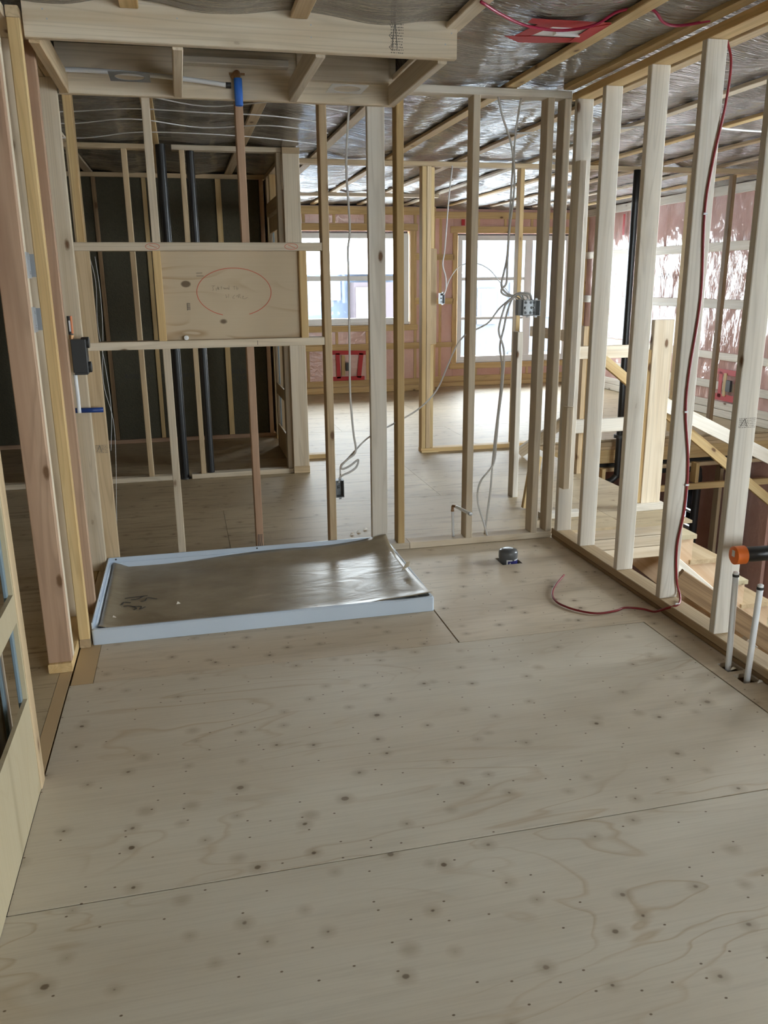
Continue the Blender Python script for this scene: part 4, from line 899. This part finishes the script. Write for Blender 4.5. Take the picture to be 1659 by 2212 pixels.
# loose boards on the hall floor
o = bx('offcut_board', None, 2.165, 2.44, 4.72, 4.80, .001, .036, WHITEWOOD); tag(o, 'whitish board offcut lying on the hall floor by the corner studs', 'board')
o = lum('offcut_board', None, (2.775, 6.60, .034), (3.10, 6.35, .36), T, W4, (0, 1, 0), PALE); tag(o, 'timber brace leaning up from the hall floor to the guard rail', 'board')
o = lum('offcut_board', None, (2.175, 5.0, .005), (2.225, 5.0, .36), .075, T, (1, 0, 0), YEL); tag(o, 'short yellow board standing behind the last far stud', 'board')
o = bx('offcut_board', None, 2.19, 2.228, 5.3, 5.389, .002, 1.15, WHITEWOOD); tag(o, 'whitish upright board standing in the hall behind the corner studs', 'board')
for i, (x, y) in enumerate([(.90, 4.72), (.95, 4.76), (1.0, 4.80), (2.0, 2.56), (2.03, 2.44)]):
    o = mesh('wood_shaving', None, [(x, y, .002), (x+.03, y+.006, .004), (x+.028, y+.014, .008), (x+.004, y+.010, .003), (x+.012, y+.006, .014)], [(0, 1, 4), (1, 2, 4), (2, 3, 4), (3, 0, 4), (3, 2, 1, 0)], WHITEWOOD, origin=(x, y, .002))
    tag(o, ['leftmost pale shaving on the hall floor behind the outlet box', 'middle pale shaving on the hall floor behind the outlet box', 'rightmost pale shaving on the hall floor behind the outlet box', 'pale shaving at the foot of the farther white riser', 'pale shaving at the foot of the nearer white riser'][i], 'wood shaving', 'loose shavings')

# ------------------------------------------------------------------ vent pipe over the stairwell and lower storey
R = root('vent_pipe', (3.945, 6.99, 0), 'tall black pipe rising past the stairwell edge to the hall ceiling', 'pipe', 'black vent pipes')
tube('pipe', R, [(3.945, 6.985, 2.40), (3.945, 6.985, 1.0), (3.95, 6.985, -.22), (3.94, 6.985, -.33), (3.86, 6.985, -.385), (3.72, 6.985, -.37), (3.5, 6.985, -.34)], .030, BLACKABS, 16, n=5)
lathe('flashing', R, (3.945, 6.985, 0.04), (0, 0, 1), [(.05, 0), (.05, .03)], DARKPL, 18)
for (x, ln, lb) in ((5.05, .9, 'black waste pipe with a bend below the far floor edge'), (5.62, .3, 'black waste pipe on the lower storey near the right wall')):
    tag(tube('waste_pipe', None, [(x-ln, 7.3, -.37), (x-ln*.6, 7.3, -.375), (x-.08, 7.3, -.385), (x, 7.3, -.46), (x, 7.3, -.8), (x-.01, 7.3, -2.7)], .04, BLACKABS, 16), lb, 'pipe', 'black waste pipes')
LF = root('floor_lower', (4, 5, -2.75), 'lower storey floor seen down the stairwell', 'floor', kind='structure')
bx('slab', LF, -1, 5.9, -2.7, 11.6, -2.78, -2.75, PLYHALL)
LWL = root('wall_lower', (4.5, 7.4, -2.7), 'open stud wall of the lower storey below the far floor edge', 'wall', kind='structure')
bx('top_plate', LWL, 3.1, 5.74, 7.17, 7.26, -.335, -.295, TAN); bx('mid_plate', LWL, 3.1, 5.74, 6.90, 6.94, -.50, -.44, YEL); bx('bottom_plate', LWL, 3.1, 5.74, 7.3, 7.39, -2.75, -2.71, TAN)
for k in range(14): bx('stud', LWL, 3.2+k*.185, 3.238+k*.185, 7.45+.25*(k % 3), 7.54+.25*(k % 3), -2.7, -.30, [TAN, PALE, PINK, STAIN][k % 4])
for k in range(5): bx('short_stud', LWL, 3.25+k*.5, 3.288+k*.5, 6.905, 6.994, -.435, -.24, YEL)
for k in range(6): bx('floor_joist', LWL, 3.1, 5.74, 7.6+k*.6, 7.638+k*.6, -.255, -.02, STAIN)
bx('pink_batt', LWL, 5.70, 5.74, 7.0, 8.2, -2.7, -.35, FILM_BACK)
LW2 = root('wall_lower_back', (4, 11.3, -1.5), 'pink insulated lower storey wall', 'wall', kind='structure')
bx('insulation_batt', LW2, -1, 5.8, 11.3, 11.38, -2.75, -.3, FILM_BACK)
for k in range(16): bx('stud', LW2, 2.6+k*.2, 2.638+k*.2, 11.2, 11.29, -2.75, -.3, TAN)
LW3 = root('wall_lower_side', (2.12, 2, -1.5), 'lower storey stud wall under the bathroom edge', 'wall', kind='structure')
bx('sheet', LW3, 2.08, 2.10, -2.7, 11.2, -2.75, -.3, STAIN)
for k in range(12): bx('stud', LW3, 2.10, 2.14, -2+k*.55, -1.962+k*.55, -2.75, -.3, TAN)
LN = root('window_5', (5.8, 8.42, -1.42), 'sliver of bright window on the lower storey', 'window', kind='structure')
for a, b, c_, d_ in [(8.283, 8.303, -1.418, -.882), (8.527, 8.547, -1.418, -.882), (8.303, 8.527, -1.418, -1.38), (8.303, 8.527, -.92, -.882), (8.303, 8.527, -1.215, -1.185)]: bx('frame', LN, 5.74, 5.80, a, b, c_, d_, PVC)
bx('pane', LN, 5.76, 5.766, 8.30, 8.53, -1.40, -.90, GLASS)

# ------------------------------------------------------------------ outside: snow and neighbouring houses
gs = bx('snow_ground', None, -40, 60, 11.9, 90, -3.3, -3.2, SNOW); tag(gs, 'snow covered ground outside the windows', 'snow', kind='structure')
gs = bx('snow_ground', None, 6.2, 60, -40, 11.8, -3.3, -3.2, SNOW); tag(gs, 'snow covered ground beside the house', 'snow', kind='structure')
gs = bx('snow_ground', None, -40, 6.1, -40, -2.9, -3.3, -3.2, SNOW); tag(gs, 'snow covered ground behind the house', 'snow', kind='structure')
def house(label, x0, x1, y, zt, ridge, wall, wins, ridx=.6):
    R = root('neighbour_house', ((x0+x1)/2, y, -3.2), label, 'house', 'neighbouring houses')
    bx('wall', R, x0, x1, y, y+7, -3.2, zt, wall)
    xr = x0+(x1-x0)*ridx; vs = [(x0-.4, y-.4, zt), (x1+.4, y-.4, zt), (x1+.4, y+7.4, zt), (x0-.4, y+7.4, zt), (xr, y-.4, ridge), (xr, y+7.4, ridge)]
    mesh('roof', R, vs, [(0, 1, 4), (2, 3, 5), (1, 2, 5, 4), (3, 0, 4, 5), (3, 2, 1, 0)], SNOW, origin=(xr, y, zt))
    for (a, b, c_, d_) in wins:
        w = bx('window', R, a, b, y-.08, y-.01, c_, d_, HOUSEW); bx('pane', w, a+.12, b-.12, y-.10, y-.081, c_+.12, d_-.12, HOUSED)
    return R
house('blue neighbour house with snowy roof seen through the wide window', 2.6, 8.6, 27, 1.7, 4.6, HOUSE1, [(3.0, 3.8, .6, 1.5), (4.2, 5.2, -.6, .1), (4.0, 5.0, .9, 1.5), (7.0, 7.9, .5, 1.4), (3.2, 4.0, -1.2, -.5)], .8)
R = root('neighbour_house', (5.9, 26.5, -3.2), 'dark brick bay of the neighbour house behind the wide window', 'house', 'neighbouring houses')
bx('wall', R, 5.3, 6.7, 26.2, 26.9, -3.2, 1.45, HOUSEB); bx('window', R, 5.35, 5.75, 26.15, 26.2, .2, 1.3, HOUSEW)
house('grey neighbour house with white trim seen through the tall window', 9.3, 17.5, 28, 3.4, 6.2, HOUSE2, [(10.0, 10.7, .0, 1.2), (11.2, 11.9, .2, 1.4), (12.6, 13.3, .2, 1.4), (11.2, 12.8, -2.4, -1.0), (14.2, 15.2, .2, 1.4)], .5)
